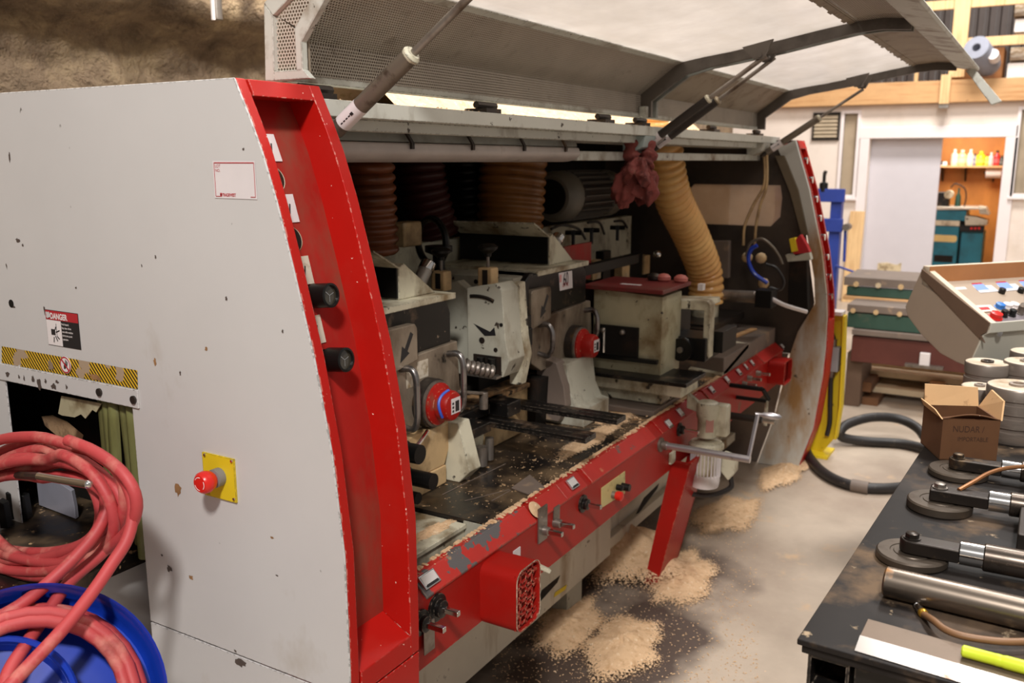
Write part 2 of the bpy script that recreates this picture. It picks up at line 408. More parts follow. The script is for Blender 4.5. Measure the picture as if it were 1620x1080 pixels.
m_greyb = M('dusty_grey_steel', (118, 104, 94), .55, layers=[((190, 160, 128), 6, .6, .75, 4, (1, 1, 1))])
# ================================================================= the room
m_floor = M('shop_concrete', (186, 170, 152), .55, layers=[((150, 132, 116), 1.1, .42, .70, 6, (1, 1, 1)), ((92, 78, 68), 2.3, .60, .72, 6, (1, 1, 1)), ((214, 176, 132), 5, .62, .80, 7, (1, 1, 1)), ((226, 196, 158), 75, .70, .73, 3, (1, 1, 1))], var=.08, bump=(30, .12, .01))
m_wallw = M('cream_wall_board', (236, 222, 210), .6, layers=[((206, 186, 164), 1.6, .55, .85, 6, (1, 1, 1))], var=.03)
m_trimw = M('white_trim_paint', (240, 230, 228), .45, var=.02)
m_ply = M('orange_plywood', (206, 136, 62), .6, layers=[((160, 96, 40), 1.8, .45, .75, 6, (1, 1, .4))], var=.1)
m_foam = M('sprayed_foam', (150, 128, 104), .95, layers=[((190, 166, 132), 7, .48, .70, 7, (1, 1, 1)), ((96, 78, 62), 5, .5, .72, 6, (1, 1, 1))], var=.2, bump=(26, 1.0, .05))
m_corr = M('loft_metal_sheet', (92, 82, 78), .55, .3, var=.1)
m_stain = M('oily_floor_dirt', (72, 62, 54), .6, layers=[((150, 128, 104), 9, .5, .62, 6, (1, 1, 1)), ((222, 186, 140), 60, .66, .69, 3, (1, 1, 1))], var=.25)
def floor_dirt(m):       # oily tread dirt and sawdust gathered on the concrete along the operator side of the machine
    nt = m.node_tree; N = nt.nodes; L = nt.links; b = N['Principled BSDF']
    tc = N.new('ShaderNodeTexCoord'); sp = N.new('ShaderNodeSeparateXYZ'); L.new(tc.outputs['Object'], sp.inputs[0])
    def rng(s_, lo, hi):
        r = N.new('ShaderNodeMapRange'); r.inputs[1].default_value = lo; r.inputs[2].default_value = hi; L.new(s_, r.inputs[0]); return r.outputs[0]
    def mul(a, c, op='MULTIPLY'):
        k = N.new('ShaderNodeMath'); k.operation = op
        for i, q in enumerate((a, c)):
            if isinstance(q, float): k.inputs[i].default_value = q
            else: L.new(q, k.inputs[i])
        return k.outputs[0]
    n = N.new('ShaderNodeTexNoise'); n.inputs['Scale'].default_value = 2.6; n.inputs['Detail'].default_value = 7; L.new(tc.outputs['Object'], n.inputs[0])
    zone = mul(mul(rng(sp.outputs[1], .50, 1.02), rng(sp.outputs[0], 4.1, 3.2)), rng(sp.outputs[0], .6, 1.5))
    f = rng(mul(zone, n.outputs['Fac']), .30, .46)
    old = b.inputs['Base Color'].links[0].from_socket
    x = N.new('ShaderNodeMix'); x.data_type = 'RGBA'; L.new(f, x.inputs[0]); L.new(old, x.inputs[6]); x.inputs[7].default_value = lin((84, 70, 62)); L.new(x.outputs[2], b.inputs['Base Color'])
floor_dirt(m_floor)
b = MB(); b.grid(lambda u, v: (-4 + 18 * u, -5 + 9 * v, 0), 18, 9); struct(b, 'floor', m_floor, smooth=0)

# foam covered left wall with the swollen girt above
def nz(x, y, s=1):
    return (math.sin(x * 5.3 * s + 1.1 * math.sin(y * 4.1 * s)) + math.sin(y * 6.7 * s + 1.3 * math.sin(x * 3.7 * s + 2)) + .6 * math.sin(x * 13 * s + y * 11 * s)) / 2.6
def foam(u, v):
    x = .2 + 4.6 * u; z = 1.0 + 2.4 * v
    g = 1 / (1 + math.exp(-(z - 2.15 - .02 * nz(x, 0, 2)) / .022))
    return (x, 3.34 - .30 * g - .10 * max(0, min(1, (2.2 - z) / 1.0)) ** 2 - .022 * nz(x, z) - .016 * nz(x, z, 3.1) - .008 * nz(x, z, 7), z)
b = MB(); b.grid(lambda u, v: foam(1 - u, v), 130, 96); b.box(.2, 4.8, 3.42, 3.5, 0, 3.4); b.box(4.8, 14, 3.40, 3.5, 0, 3.4); b.box(-4, .2, 3.40, 3.5, 0, 3.4)
struct(b, 'wall_left', m_foam, smooth=180)
p = at(344, 31, Y=2.9)
t = thing('conduit_pipe', 'grey steel conduit end hanging in front of the foam covered wall', 'pipe', p)
MB().tube([p, p + V((0, 0, .9))], .021, 12).build('pipe', m_steel, t)
MB().tube([p + V((-.024, -.004, -.005)), p + V((-.024, -.004, .9))], .008, 8).build('cable', m_white, t)

# back wall with the sliding door, windows, louvre
XW = 11.0
def wy(px): return at(px, 250, X=XW).y
def wz(py, px=1450): return at(px, py, X=XW).z
dl, dr, dt = wy(1374), wy(1588), wz(218, 1480)
wl0, wl1, wb, wt = wy(1353), wy(1332), wz(308, 1340), wz(180, 1340)
rl0, rl1, rb, rt = wy(1660), wy(1609), wz(306, 1612), wz(174, 1612)
lv0, lv1, lb, lt = wy(1325), wy(1283), wz(222, 1300), wz(178, 1300)
ztop = wz(160, 1600)
b = MB()
def wallbox(y0, y1, z0, z1): b.box(XW, XW + .12, y0, y1, z0, z1)
wallbox(-5, rl0, 0, ztop); wallbox(rl0, rl1, 0, rb); wallbox(rl0, rl1, rt, ztop); wallbox(rl1, dr, 0, ztop)
wallbox(dr, dl, dt, ztop); wallbox(dl, wl0, 0, ztop); wallbox(wl0, wl1, 0, wb); wallbox(wl0, wl1, wt, ztop)
wallbox(wl1, 3.4, 0, ztop)
wb_o = struct(b, 'wall_back', m_wallw, smooth=0)
b = MB()      # vertical panel joints as narrow battens
for px in (1421, 1550): b.box(XW - .004, XW, wy(px) - .006, wy(px) + .006, dt + .14, ztop)
b.build('joint_strip', m_wallw, wb_o, smooth=0)
b = MB(); b.box(XW - .03, XW, dr - .11, dl + .11, dt, dt + .125); struct(b, 'trim_1', m_trimw, bevel=.006)
b = MB(); b.box(XW - .03, XW, dl, dl + .10, 0, dt); struct(b, 'trim_2', m_trimw, bevel=.006)
b = MB(); b.box(XW - .03, XW, dr - .12, dr, 0, dt); struct(b, 'trim_3', m_trimw, bevel=.006)
# sliding door standing inside the opening
ym = wy(1481)
b = MB(); b.box(XW + .14, XW + .18, ym - .035, dl + .35, 0.02, dt + .05)
door = struct(b, 'door_1', M('white_door_skin', (208, 203, 208), .5, var=.02), bevel=.004)
ha, hb = at(1389, 416, X=XW + .135), at(1424, 441, X=XW + .135)
b = MB(); b.prism([(XW + .125, ha.y, ha.z), (XW + .125, ha.y - .10, ha.z + .012), (XW + .125, hb.y + .05, ha.z - .01), (XW + .125, hb.y, ha.z + .02), (XW + .125, hb.y, hb.z), (XW + .125, ha.y, hb.z)], (.02, 0, 0))
b.build('torn_patch', M('exposed_door_core', (214, 196, 160), .8, layers=[((120, 96, 66), 18, .5, .7, 4, (1, 1, 1))]), door, smooth=0)
# narrow windows
m_pane = M('window_glass', (178, 160, 136), .10, layers=[((120, 108, 90), 2, .5, .8, 4, (1, 1, .5))], spec=.9, var=.05)
def window(n, y0, y1, z0, z1):
    b = MB(); f = .035
    for a in ((y0 - f, y0, z0 - f, z1 + f), (y1, y1 + f, z0 - f, z1 + f), (y0, y1, z0 - f, z0), (y0, y1, z1, z1 + f)): b.box(XW - .03, XW + .03, *a)
    b.box(XW - .06, XW, y0 - .05, y1 + .05, z0 - f - .025, z0 - f)
    o = struct(b, 'window_%d' % n, m_trimw, bevel=.004)
    MB().box(XW + .03, XW + .036, y0, y1, z0, z1).build('pane', m_pane, o, smooth=0)
window(1, wl0, wl1, wb, wt); window(2, rl0, rl1, rb, rt)
# louvre vent
t = thing('louvre_vent', 'dark metal louvre vent high on the cream wall beside the narrow window', 'vent', (XW, (lv0 + lv1) / 2, lb))
b = MB()
for a in ((lv0, lv0 + .02, lb, lt), (lv1 - .02, lv1, lb, lt), (lv0, lv1, lb, lb + .02), (lv0, lv1, lt - .02, lt)): b.box(XW - .03, XW, *a)
b.build('frame', m_dsteel, t)
MB().box(XW - .008, XW - .002, lv0, lv1, lb, lt).build('backing', m_dark, t)
m_slat = M('louvre_slat_paint', (176, 158, 132), .5)
for k in range(6):
    z = lb + .03 + (lt - lb - .06) * k / 6
    MB().prism([(XW - .028, lv0 + .02, z), (XW - .008, lv0 + .02, z + .036), (XW - .012, lv0 + .02, z + .04), (XW - .032, lv0 + .02, z + .004)], (0, lv1 - lv0 - .04, 0)).build('slat', m_slat, t, smooth=0)
# timber header, loft studs and sheet behind
zb0, zb1 = at(1500, 162, X=10.9).z, at(1500, 127, X=10.9).z
b = MB(); b.box(10.88, 10.99, -5, 3.4, zb0, zb1); struct(b, 'trim_4', m_wood, bevel=.004)
def studm(name, x0, x1, y0, y1, X, lab, m=m_woodv, th=.05, g='loft framing'):
    a, c = at((x0 + x1) / 2, y1, X=X), at((x0 + x1) / 2, y0, X=X)
    l_, r_ = at(x0, 60, X=X).y, at(x1, 60, X=X).y
    return MB().box(X - th / 2, X + th / 2, r_, l_, (ztop + .081 if name == 'loft_stud' else min(a.z, c.z)), max(a.z, c.z)).build(name, m, None, bevel=.003, label=lab, cat='timber')
studm('loft_post', 1506, 1531, -80, 122, 11.05, 'upright pine post of the loft framing above the white door wall')
studm('loft_rail', 1516, 1720, 55, 70, 11.12, 'horizontal pine rail crossing the loft at mid height behind the hood lip')
studm('loft_rail', 1440, 1720, -6, 9, 11.12, 'topmost horizontal pine rail of the loft framing')
studm('cleat_block', 1495, 1511, 118, 164, 10.84, 'short pine cleat screwed upright onto the timber header', th=.06)
studm('steel_shoe', 1495, 1511, 162, 171, 10.85, 'small grey steel shoe under the pine cleat', m=m_steel, th=.05)
studm('loft_stud', 1452, 1458, 60, 128, 11.4, 'thin far pine stud seen under the raised hood')
b = MB(); n = 0
for k in range(60):
    y = -4 + k * .13
    b.add([(13.3, y, 2.3), (13.3, y + .07, 2.3), (13.34, y + .09, 2.3), (13.34, y + .13, 2.3), (13.3, y, 5), (13.3, y + .07, 5), (13.34, y + .09, 5), (13.34, y + .13, 5)], [(0, 1, 5, 4), (1, 2, 6, 5), (2, 3, 7, 6)])
struct(b, 'wall_loft', m_corr, smooth=0)
b = MB(); b.box(11.0, 13.4, -5, 3.4, ztop, ztop + .08); struct(b, 'ceiling_tool_room', m_woodv, smooth=0)
# tool room behind the door
b = MB(); b.box(13.0, 13.06, -.4, 3.4, 0, ztop); struct(b, 'wall_tool_room', m_ply, smooth=0)
b = MB(); b.box(11.12, 13.0, .30, .36, 0, ztop); struct(b, 'wall_tool_room_side', m_ply, smooth=0)
# loft goods
def boxm(name, x0, x1, y0, y1, X, lab, m, dep=.3, cat='box', g=None):
    a, c = at(x0, y1, X=X), at(x1, y0, X=X)
    return MB().box(X, X + dep, c.y, a.y, (ztop + .081 if y1 > 121 else a.z), c.z).build(name, m, None, bevel=.006, label=lab, cat=cat, group=g)
m_wbox = M('white_carton', (236, 228, 222), .6, layers=[((180, 160, 140), 4, .6, .8, 4, (1, 1, 1))])
m_wrap = M('wrapped_bundle', (170, 146, 116), .4, layers=[((220, 208, 190), 6, .5, .6, 5, (1, 1, 3))])
boxm('carton', 1604, 1660, 27, 51, 11.3, 'white carton standing on the middle loft rail at the right edge', m_wbox)
boxm('wrapped_bundle', 1604, 1660, -30, 26, 11.32, 'tall brown wrapped bundle at the top right of the loft', m_wrap)
boxm('carton', 1592, 1660, 97, 122, 11.3, 'white carton low on the loft floor at the right edge', m_wbox)
boxm('wrapped_bundle', 1597, 1660, 72, 96, 11.32, 'grey film wrapped bundle lying on the low white carton', m_wrap)
boxm('brown_crate', 1502, 1590, 74, 122, 11.6, 'brown wooden crate behind the grey foam roll', M('brown_crate_wood', (150, 98, 54), .8, layers=[((96, 60, 36), 3, .5, .7, 5, (1, 1, 1))]), .5)  # brown crate wood with random darker patches
c0 = at(1549, 82, X=10.7); ax = V((-.80, .20, .30)).normalized()
t = thing('foam_roll', 'grey foam roll with an open core sticking out of the loft', 'roll', c0)
b = MB(); b.lathe([(.040, -.1), (.040, .10), (.046, .105), (.118, .105), (.125, .095), (.125, -.32)], c0, ax, 28, caps=False); b.build('foam_sleeve', M('grey_foam', (138, 140, 152), .8), t)
MB().cyl(c0 - ax * .06 + V((0, -.13, -.05)), c0 + ax * .05 + V((0, -.14, -.05)), .055, n=16).build('white_core', m_white, t)
# ================================================================= the moulding machine: shell
XA, XB = 1.12, 1.33            # red near frame
XC, XD = 4.65, 4.83            # far end frame
PROF = [(1.211, 1.738), (1.179, 1.672), (1.154, 1.614), (1.126, 1.531), (1.094, 1.415), (1.056, 1.265), (1.025, 1.10), (1.006, .917), (1.004, .697), (1.008, .5), (1.037, .23), (1.10, 0)]
def prof_y(z, P_=PROF):
    for (y0, z0), (y1, z1) in zip(P_, P_[1:]):
        if z0 >= z >= z1: return y0 + (y1 - y0) * (z0 - z) / (z0 - z1)
    return P_[0][0] if z > P_[0][1] else P_[-1][0]
mach = thing('planing_moulder', 'long grey and red four sided planing machine with its hood raised', 'machine', (2.9, 1.6, 0))
ZS = .640
up = [p for p in PROF if p[1] > ZS + .01]
yS = prof_y(ZS)
YO, YO2, ZT = 1.553, 2.0, 1.118
b = MB()
b.px(XA, XA + .004, up + [(yS, ZS + .001), (YO + .004, ZS + .001), (YO + .004, ZT), (YO2, ZT), (YO2, 0), (2.55, 0), (2.55, 1.738)])
panel = b.build('end_panel', m_panel, mach, bevel=.0015, smooth=20)
b = MB(); b.px(XA, XA + .004, [(yS, ZS - .002)] + [p for p in PROF if p[1] < ZS - .01] + [(YO + .004, 0), (YO + .004, ZS - .002)])
b.build('lower_panel', m_panel, mach, bevel=.0015, smooth=20)
# cross strip above the infeed opening, with its bolts
b = MB(); b.box(XA - .004, XA, 1.532, 2.12, 1.112, 1.150); strip = b.build('guard_strip', m_panel, mach, bevel=.001)
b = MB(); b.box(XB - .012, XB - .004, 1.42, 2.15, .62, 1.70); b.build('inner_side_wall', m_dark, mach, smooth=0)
for (x, y) in ((158, 620), (212, 632)):
    p = at(x, y, X=XA - .004); MB().cyl(p, p + V((-.004, 0, 0)), .0085, n=12).build('bolt', m_dsteel, strip)
p = at(18, 480, X=XA); MB().cyl(p + V((.001, 0, 0)), p + V((-.001, 0, 0)), .009, n=10).build('screw_hole', m_dark, panel)
# bare patches and scratches of the panel (flat wear of the paint)
def blot(px, py, rx, ry, m, n=14, X=XA, par=panel, name='paint_chip', seed=0, rot=0):
    rnd = random.Random(px * 7 + py + seed); c = at(px, py, X=X - .0006); k = (c - C0).dot(CF) / F
    pl = []
    for i in range(n):
        a = 2 * PI * i / n; q = (.38 + .45 * rnd.random())
        u, v = rx * k * math.cos(a) * q, ry * k * math.sin(a) * q
        pl.append((X - .0006, c.y - u * math.cos(rot) + v * math.sin(rot), c.z + u * math.sin(rot) + v * math.cos(rot)))
    MB().quad(pl).build(name, m, par, smooth=0)
m_chip = M('bare_primer', (84, 72, 66), .6, var=.2, vs=60)
m_rust = M('rust_stain', (150, 112, 74), .6, var=.25, vs=50)
for a in ((268, 899, 9, 9), (380, 1048, 19, 10), (20, 484, 11, 4), (70, 490, 3, 12), (28, 380, 9, 5), (36, 388, 4, 4), (15, 248, 4, 12), (385, 236, 4, 4), (447, 524, 3, 5), (358, 472, 4, 5), (246, 406, 3, 5), (224, 420, 2, 4), (285, 590, 3, 6), (438, 910, 5, 2), (120, 455, 3, 3), (256, 878, 4, 3)):
    blot(*a, m_chip)
for a in ((62, 608, 9, 13), (52, 600, 6, 9), (85, 611, 10, 8), (12, 592, 9, 6), (105, 612, 4, 6), (38, 598, 3, 8), (30, 596, 4, 5), (72, 603, 4, 6), (90, 604, 7, 4)): blot(*a, m_chip, X=XA - .0042, par=strip)
for a in ((282, 775, 12, 16), (302, 913, 7, 6), (430, 850, 6, 3), (245, 573, 5, 9), (326, 552, 5, 5)): blot(*a, m_rust, name='rust_mark')
# hazard tape with the worn round sign
q = [at(x, y, X=XA - .001) for x, y in ((3, 575), (218, 616), (217, 585), (3, 549))]
q[0].z = q[1].z; q[0].z = q[1].z = 1.152; q[2].z = q[3].z = 1.191
w_ = q[0].y - q[1].y
MB().quad([(XA - .0012, p.y, p.z) for p in q], uv=[(0, 0), (w_, 0), (w_, .039), (0, .039)]).build('hazard_tape', m_hz, panel, smooth=0)
blot(33, 585, 13, 11, m_panel, X=XA - .002, name='tape_tear'); blot(80, 578, 12, 16, M('torn_tape_back', (138, 118, 96), .8, var=.2, vs=60), X=XA - .002, name='tape_tear', n=17); blot(150, 596, 24, 8, m_rust, X=XA - .002, name='tape_tear')
c = at(104, 577, X=XA - .004); sign = MB().lathe([(.0185, 0), (.0185, .0012)], c, (-1, 0, 0), 28).build('no_touching_sign', m_white, panel)
MB().lathe([(.0150, .0014), (.0180, .0014)], c, (-1, 0, 0), 28, caps=False).build('red_ring', m_inkr, sign, smooth=0)
cc = c + V((-.0016, 0, 0)); MB().quad([cc + V((0, .0135, .0105)), cc + V((0, .0105, .0135)), cc + V((0, -.0135, -.0105)), cc + V((0, -.0105, -.0135))][::-1]).build('red_bar', m_inkr, sign, smooth=0)
b = MB(); cc = c + V((-.0013, -.0005, 0)); b.quad([cc + V((0, .006, -.009)), cc + V((0, .001, -.009)), cc + V((0, -.006, .001)), cc + V((0, .002, .004)), cc + V((0, .006, -.002))])
for k in range(4): b.obox(cc + V((0, -.001 - k * .002, .007 - k * .0016)), V((.0001, 0, 0)), V((0, .0008, 0)), V((0, -.0015, .005)))
b.build('hand_mark', m_inkk, sign, smooth=0)
# danger label
def plate(name, pts, m, par, d=.0012, X=XA):
    q = [at(x, y, X=X - d) for x, y in pts]; return MB().quad(q).build(name, m, par, smooth=0), q
RT, UPV = V((0, -1, 0)), V((0, 0, 1))
dg, q = plate('danger_label', ((77, 551), (127, 553), (124, 497), (72, 490)), m_inkk, panel)
yl, yr = at(75, 520, X=XA).y, at(126, 520, X=XA).y; zt_, zb_ = at(124, 496, X=XA).z, at(127, 553, X=XA).z
dg.data.clear_geometry(); dg.data.from_pydata([V(p) for p in ((XA - .001, yl, zb_), (XA - .001, yr, zb_), (XA - .001, yr, zt_), (XA - .001, yl, zt_))], [], [(0, 1, 2, 3)])
h_ = zt_ - zb_
MB().quad([(XA - .0014, yl - .001, zt_ - h_ * .27), (XA - .0014, yr + .001, zt_ - h_ * .27), (XA - .0014, yr + .001, zt_ - .001), (XA - .0014, yl - .001, zt_ - .001)]).build('red_band', m_inkr, dg, smooth=0)
ymid = yl - (yl - yr) * .46
MB().quad([(XA - .0014, yl - .001, zb_ + .001), (XA - .0014, ymid, zb_ + .001), (XA - .0014, ymid, zt_ - h_ * .28), (XA - .0014, yl - .001, zt_ - h_ * .28)]).build('white_field', m_white, dg, smooth=0)
text('DANGER', .0172, (XA - .0018, yl - .0170, zt_ - h_ * .235), RT, UPV, m_white, dg, bold=.0007, sx=.84)
b = MB(); c = V((XA - .0018, yl - .0115, zt_ - h_ * .21)); b.quad([c + V((0, .006, 0)), c + V((0, -.006, 0)), c + V((0, 0, .0105))]); b.build('warning_triangle', m_white, dg, smooth=0)
for k, s_ in enumerate(('Pinch hazard.', 'Stay clear of this', 'area while machine', 'during set up and', 'operation.')):
    text(s_, .0060, (XA - .0018, ymid - .002, zt_ - h_ * (.38 + .105 * k)), RT, UPV, m_white, dg, bold=.0001, sx=.80)
b = MB(); c = V((XA - .0018, (yl + ymid) / 2, zb_ + h_ * .36))
b.obox(c + V((0, .003, .002)), V((.0001, 0, 0)), V((0, .0070, 0)), V((0, 0, .0062)))
for a0, r0, r1 in ((-60, .006, .017), (-100, .008, .018), (20, .006, .018), (-35, .010, .018), (62, .008, .014)):
    a = math.radians(a0); d = V((0, -math.cos(a), math.sin(a))); b.bar(c + d * r0 * 1.1, c + d * r1 * 1.15, .0026, .0002, up=(1, 0, 0))
b.bar(c + V((0, -.009, -.006)), c + V((0, -.009, .021)), .0012, .0002, up=(1, 0, 0))
b.build('pictogram', m_inkk, dg, smooth=0)
blot(76, 498, 8, 9, m_panel, X=XA - .002, par=dg, name='peeled_corner')
# lot sticker
lot, q = plate('lot_sticker', ((340, 313), (407, 315.5), (403, 254.5), (336, 254)), m_paper, panel)
ly0, ly1 = q[0].y, q[1].y; lz0, lz1 = (q[0].z + q[1].z) / 2, (q[2].z + q[3].z) / 2
def ln(ya, za, yb, zb, w2=.0011): return MB().bar((XA - .0017, ya, za), (XA - .0017, yb, zb), w2, .0003, up=(1, 0, 0)).build('red_rule', m_inkr, lot, smooth=0)
i_ = .0035
ln(ly0 - i_, lz1 - i_, ly1 + i_, lz1 - i_, .0016); ln(ly0 - i_, lz1 - i_, ly0 - i_, lz0 + i_, .0009); ln(ly1 + i_, lz1 - i_, ly1 + i_, lz0 + i_, .0009)
ln(ly0 - i_, lz0 + i_, ly0 - .014, lz0 + i_); ln(ly1 + .015, lz0 + i_, ly1 + i_, lz0 + i_)
text('LOT\nNO.', .0072, (XA - .0016, ly0 - .0052, lz1 - .0115), RT, UPV, m_inkr, lot)
text('TRADEWEST', .0074, (XA - .0016, ly0 - .0195, lz0 + .0036), RT, UPV, m_inkr, lot, bold=.00025, sx=.80)
b = MB(); c = V((XA - .0016, ly0 - .0165, lz0 + .0062)); b.obox(c, V((.0001, 0, 0)), V((0, .0022, 0)), V((0, 0, .0032))); b.obox(c + V((0, -.0005, 0)), V((.0001, 0, 0)), V((0, .0028, 0)), V((0, 0, .0006))); b.build('logo_block', m_inkr, lot, smooth=0)
# emergency stop
q = [at(x, y, X=XA - .002) for x, y in ((325, 782), (375, 791), (373, 724), (324, 715))]
es = MB().box(XA - .004, XA, q[1].y, q[0].y, q[0].z, q[3].z).build('stop_plate', m_yel, mach, bevel=.001)
c = (q[0] + q[1] + q[2] + q[3]) / 4; c.x = XA - .003; ad = V((-1, 0, 0))
for sy in (-1, 1):
    for sz in (-1, 1): MB().cyl(c + V((0, sy * (q[0].y - q[1].y) * .42, sz * (q[3].z - q[0].z) * .43)), c + V((-.004, sy * (q[0].y - q[1].y) * .42, sz * (q[3].z - q[0].z) * .43)), .0028, n=8).build('screw', m_chrome, es)
MB().lathe([(.018, 0), (.018, .016), (.013, .018)], c, ad, 20).build('collar', M('grey_collar', (126, 122, 122), .5), es)
hd = MB().lathe([(.012, .016), (.0185, .024), (.0215, .034), (.0205, .044), (.016, .049), (0.003, .0505)], c, ad, 24).build('stop_button', m_stop, es)
for a0 in (30, 150, 270):
    pts = [c + ad * .0488 + V((0, .0125 * math.cos(math.radians(a0 + k * 12)), .0125 * math.sin(math.radians(a0 + k * 12)))) for k in range(7)]
    MB().tube(pts, .0011, 5).build('arrow_mark', m_white, hd)
# red near frame: outer rim, recess with back wall, gauges
ZR0 = .632
def rim(x0, x1, name, m, za=1.739, zb=ZR0, yb=.10):
    P2 = [p for p in PROF if zb < p[1] <= za]; P2 = P2 + [(prof_y(zb), zb)]
    back = [(y + yb, z) for y, z in P2][::-1]
    return MB().px(x0, x1, P2 + back)
b = rim(XA + .0042, XA + .026, 'l', m_red, yb=.16)
b.px(XB - .028, XB, [p for p in PROF if ZR0 < p[1]] + [(prof_y(ZR0), ZR0), (1.16, ZR0)] + [(y + .16, z) for y, z in PROF if ZR0 < z][::-1])
# top cap and bottom sill of the frame
b.px(XA + .032, XB - .028, [(1.211, 1.738), (1.198, 1.709), (1.36, 1.709), (1.36, 1.738)])
b.px(XA + .032, XB - .028, [(prof_y(.676), .676), (prof_y(ZR0), ZR0), (1.18, ZR0), (1.18, .69), (1.095, .725)])
fr = b.build('red_frame', m_red, mach, bevel=.002, smooth=25)
b = MB(); RD = .066
pts = [p for p in PROF if .72 < p[1] < 1.71]
pts = [(1.198, 1.709)] + pts + [(1.006, .70)]
b.px(XA + .032, XB - .028, [(y + RD, z) for y, z in pts] + [(y + RD + .01, z) for y, z in pts][::-1])
rb_ = b.build('recess_back', m_redd, mach, smooth=25)
b = MB(); b.px(XA + .0042, XB, [(prof_y(ZR0 - .004), ZR0 - .004)] + [p for p in PROF if p[1] < ZR0 - .03] + [(1.25, 0), (1.25, ZR0 - .004)])
b.build('lower_front', m_red, mach, bevel=.002, smooth=25)
def recess(z):   # point and outward normal on the recess back
    y = prof_y(z) + RD; dy = (prof_y(z + .03) - prof_y(z - .03)) / .06
    n = V((0, -1, dy)).normalized(); return V((0, y, z)), n
def recess_at(px, py):
    Y = 1.15
    for _ in range(12): p = at(px, py, Y=Y); Y = prof_y(p.z) + RD
    return p
for px_, py_, r_ in ((434, 283, .0225), (462, 379, .0225)):
    p = recess_at(px_, py_); _, n = recess(p.z)
    MB().lathe([(r_, -.004), (r_, .0008)], p, n, 24).build('dial_hole', m_dark, rb_)
    MB().lathe([(r_, -.002), (r_ * 1.07, .0012)], p, n, 24, caps=False).build('hole_edge', m_pale, rb_)
m_lab = M('recess_label', (206, 196, 178), .5, layers=[((150, 130, 100), 40, .5, .7, 4, (1, 1, 1))])
for px_, py_, z in ((426, 234, 2), (455, 330, 2), (479, 428, 1), (498, 522, 1)):
    p = recess_at(px_, py_); _, n = recess(p.z); u = V((0, n.z, -n.y)).normalized()
    if u.z < 0: u = -u
    o = MB().obox(p + n * .001, V((.020, 0, 0)), u * .026, n * .001).build('dial_label', m_lab if z < 1.45 else m_paper, rb_)
    MB().bar(p + n * .0024 - u * .01, p + n * .0024 + u * .008 + V((.006, 0, 0)), .003, .0003, up=n).build('arrow_mark', m_inkk, o, smooth=0)
for (px, py) in ((524, 467), (548, 569)):
    # indicator knob: ribbed black body standing out of the recess, glass faced dial
    n = V((0, -1, .10)).normalized()
    c = at(px, py, X=XA + .097)
    b = MB(); b.lathe([(.0185, -.12), (.0185, -.042), (.0225, -.040), (.0225, 0), (.0185, .001), (.0175, -.005)], c, n, 28, caps=False)
    kn = b.build('indicator_knob', m_black, mach, smooth=40)
    u0 = n.cross(V((1, 0, 0))).normalized()
    for k in range(14):
        a = 2 * PI * k / 14; d = V((1, 0, 0)) * math.cos(a) + u0 * math.sin(a)
        MB().obox(c - n * .068 + d * .0185, n * .022, d * .0018, d.cross(n) * .0016).build('grip_rib', m_black, kn)
    MB().lathe([(.0001, -.0048), (.0178, -.0048)], c, n, 24, caps=False).build('dial_face', M('dial_face', (62, 56, 46), .12, coat=.6), kn, smooth=0)
    for a0 in (20, 140, 265):
        a = math.radians(a0); d = V((1, 0, 0)) * math.cos(a) + u0 * math.sin(a)
        MB().bar(c - n * .0042, c - n * .0042 + d * .012, .0014, .0004, up=n).build('pointer', m_chrome, kn, smooth=0)
# infeed opening: strip curtain, inside, infeed table
ZI = .767
for k in range(4):
    y0 = 1.556 + k * .034; sag = .004 * (k % 2)
    b = MB(); b.grid(lambda u, v: (XA + .014 + sag + .004 * math.sin(u * 6 + k) + .012 * (1 - v) * math.sin(k * 2.1), y0 + .040 * u, .79 + (ZT - .785) * v - (.02 if k == 0 else 0) * (1 - v)), 6, 6)
    b.build('curtain_strip', m_curt, mach, solid=.002)
b = MB()
z = at(130, 650, X=XA + .02); pts = [(97, 626), (160, 638), (152, 652), (146, 648), (135, 662), (128, 655), (118, 660), (98, 657), (92, 654)]
b.prism([at(x, y, X=XA + .013) for x, y in pts], (.002, 0, 0)); b.build('torn_strip', M('milky_strip', (178, 170, 140), .35, layers=[((120, 104, 76), 14, .5, .7, 4, (1, 1, 1))]), mach, smooth=0)
b = MB(); b.prism([at(x, y, X=XA + .09) for x, y in ((67, 660), (85, 658), (108, 668), (132, 688), (128, 702), (96, 694), (72, 674))], (.004, .01, 0)); b.build('torn_flap', M('dirty_flap', (170, 138, 104), .7, layers=[((100, 76, 56), 24, .5, .7, 5, (1, 1, 1))], bump=(60, .5, .005)), mach, smooth=0)
b = MB(); b.box(.3, XA + .175, 1.626, 2.49, ZI - .03, ZI); b.build('infeed_table', m_bed, mach, bevel=.003)
b = MB(); b.box(.35, XA + .12, 1.66, 2.45, 0, ZI - .03); b.build('infeed_base', m_panel, mach, bevel=.003)
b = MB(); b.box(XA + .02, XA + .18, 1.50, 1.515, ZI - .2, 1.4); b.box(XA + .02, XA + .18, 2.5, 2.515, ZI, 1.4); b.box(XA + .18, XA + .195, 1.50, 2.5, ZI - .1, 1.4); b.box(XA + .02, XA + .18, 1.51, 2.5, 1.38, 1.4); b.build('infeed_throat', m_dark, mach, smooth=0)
b = MB(); q = [at(x, y, Z=ZI + .002) for x, y in ((62, 800), (120, 822))]
b.prism([(q[0].x, q[0].y, ZI + .004), (q[1].x, q[1].y, ZI + .004), (q[1].x + .0, q[1].y, ZI + .035), (q[1].x - .004, q[1].y - .0, ZI + .075), (q[0].x, q[0].y, ZI + .10)], (.012, .006, 0)); b.build('polished_fence', M('pale_fence_steel', (190, 190, 204), .3, .35), mach, bevel=.001)  # pale bluish colour imitates the light this plate reflects
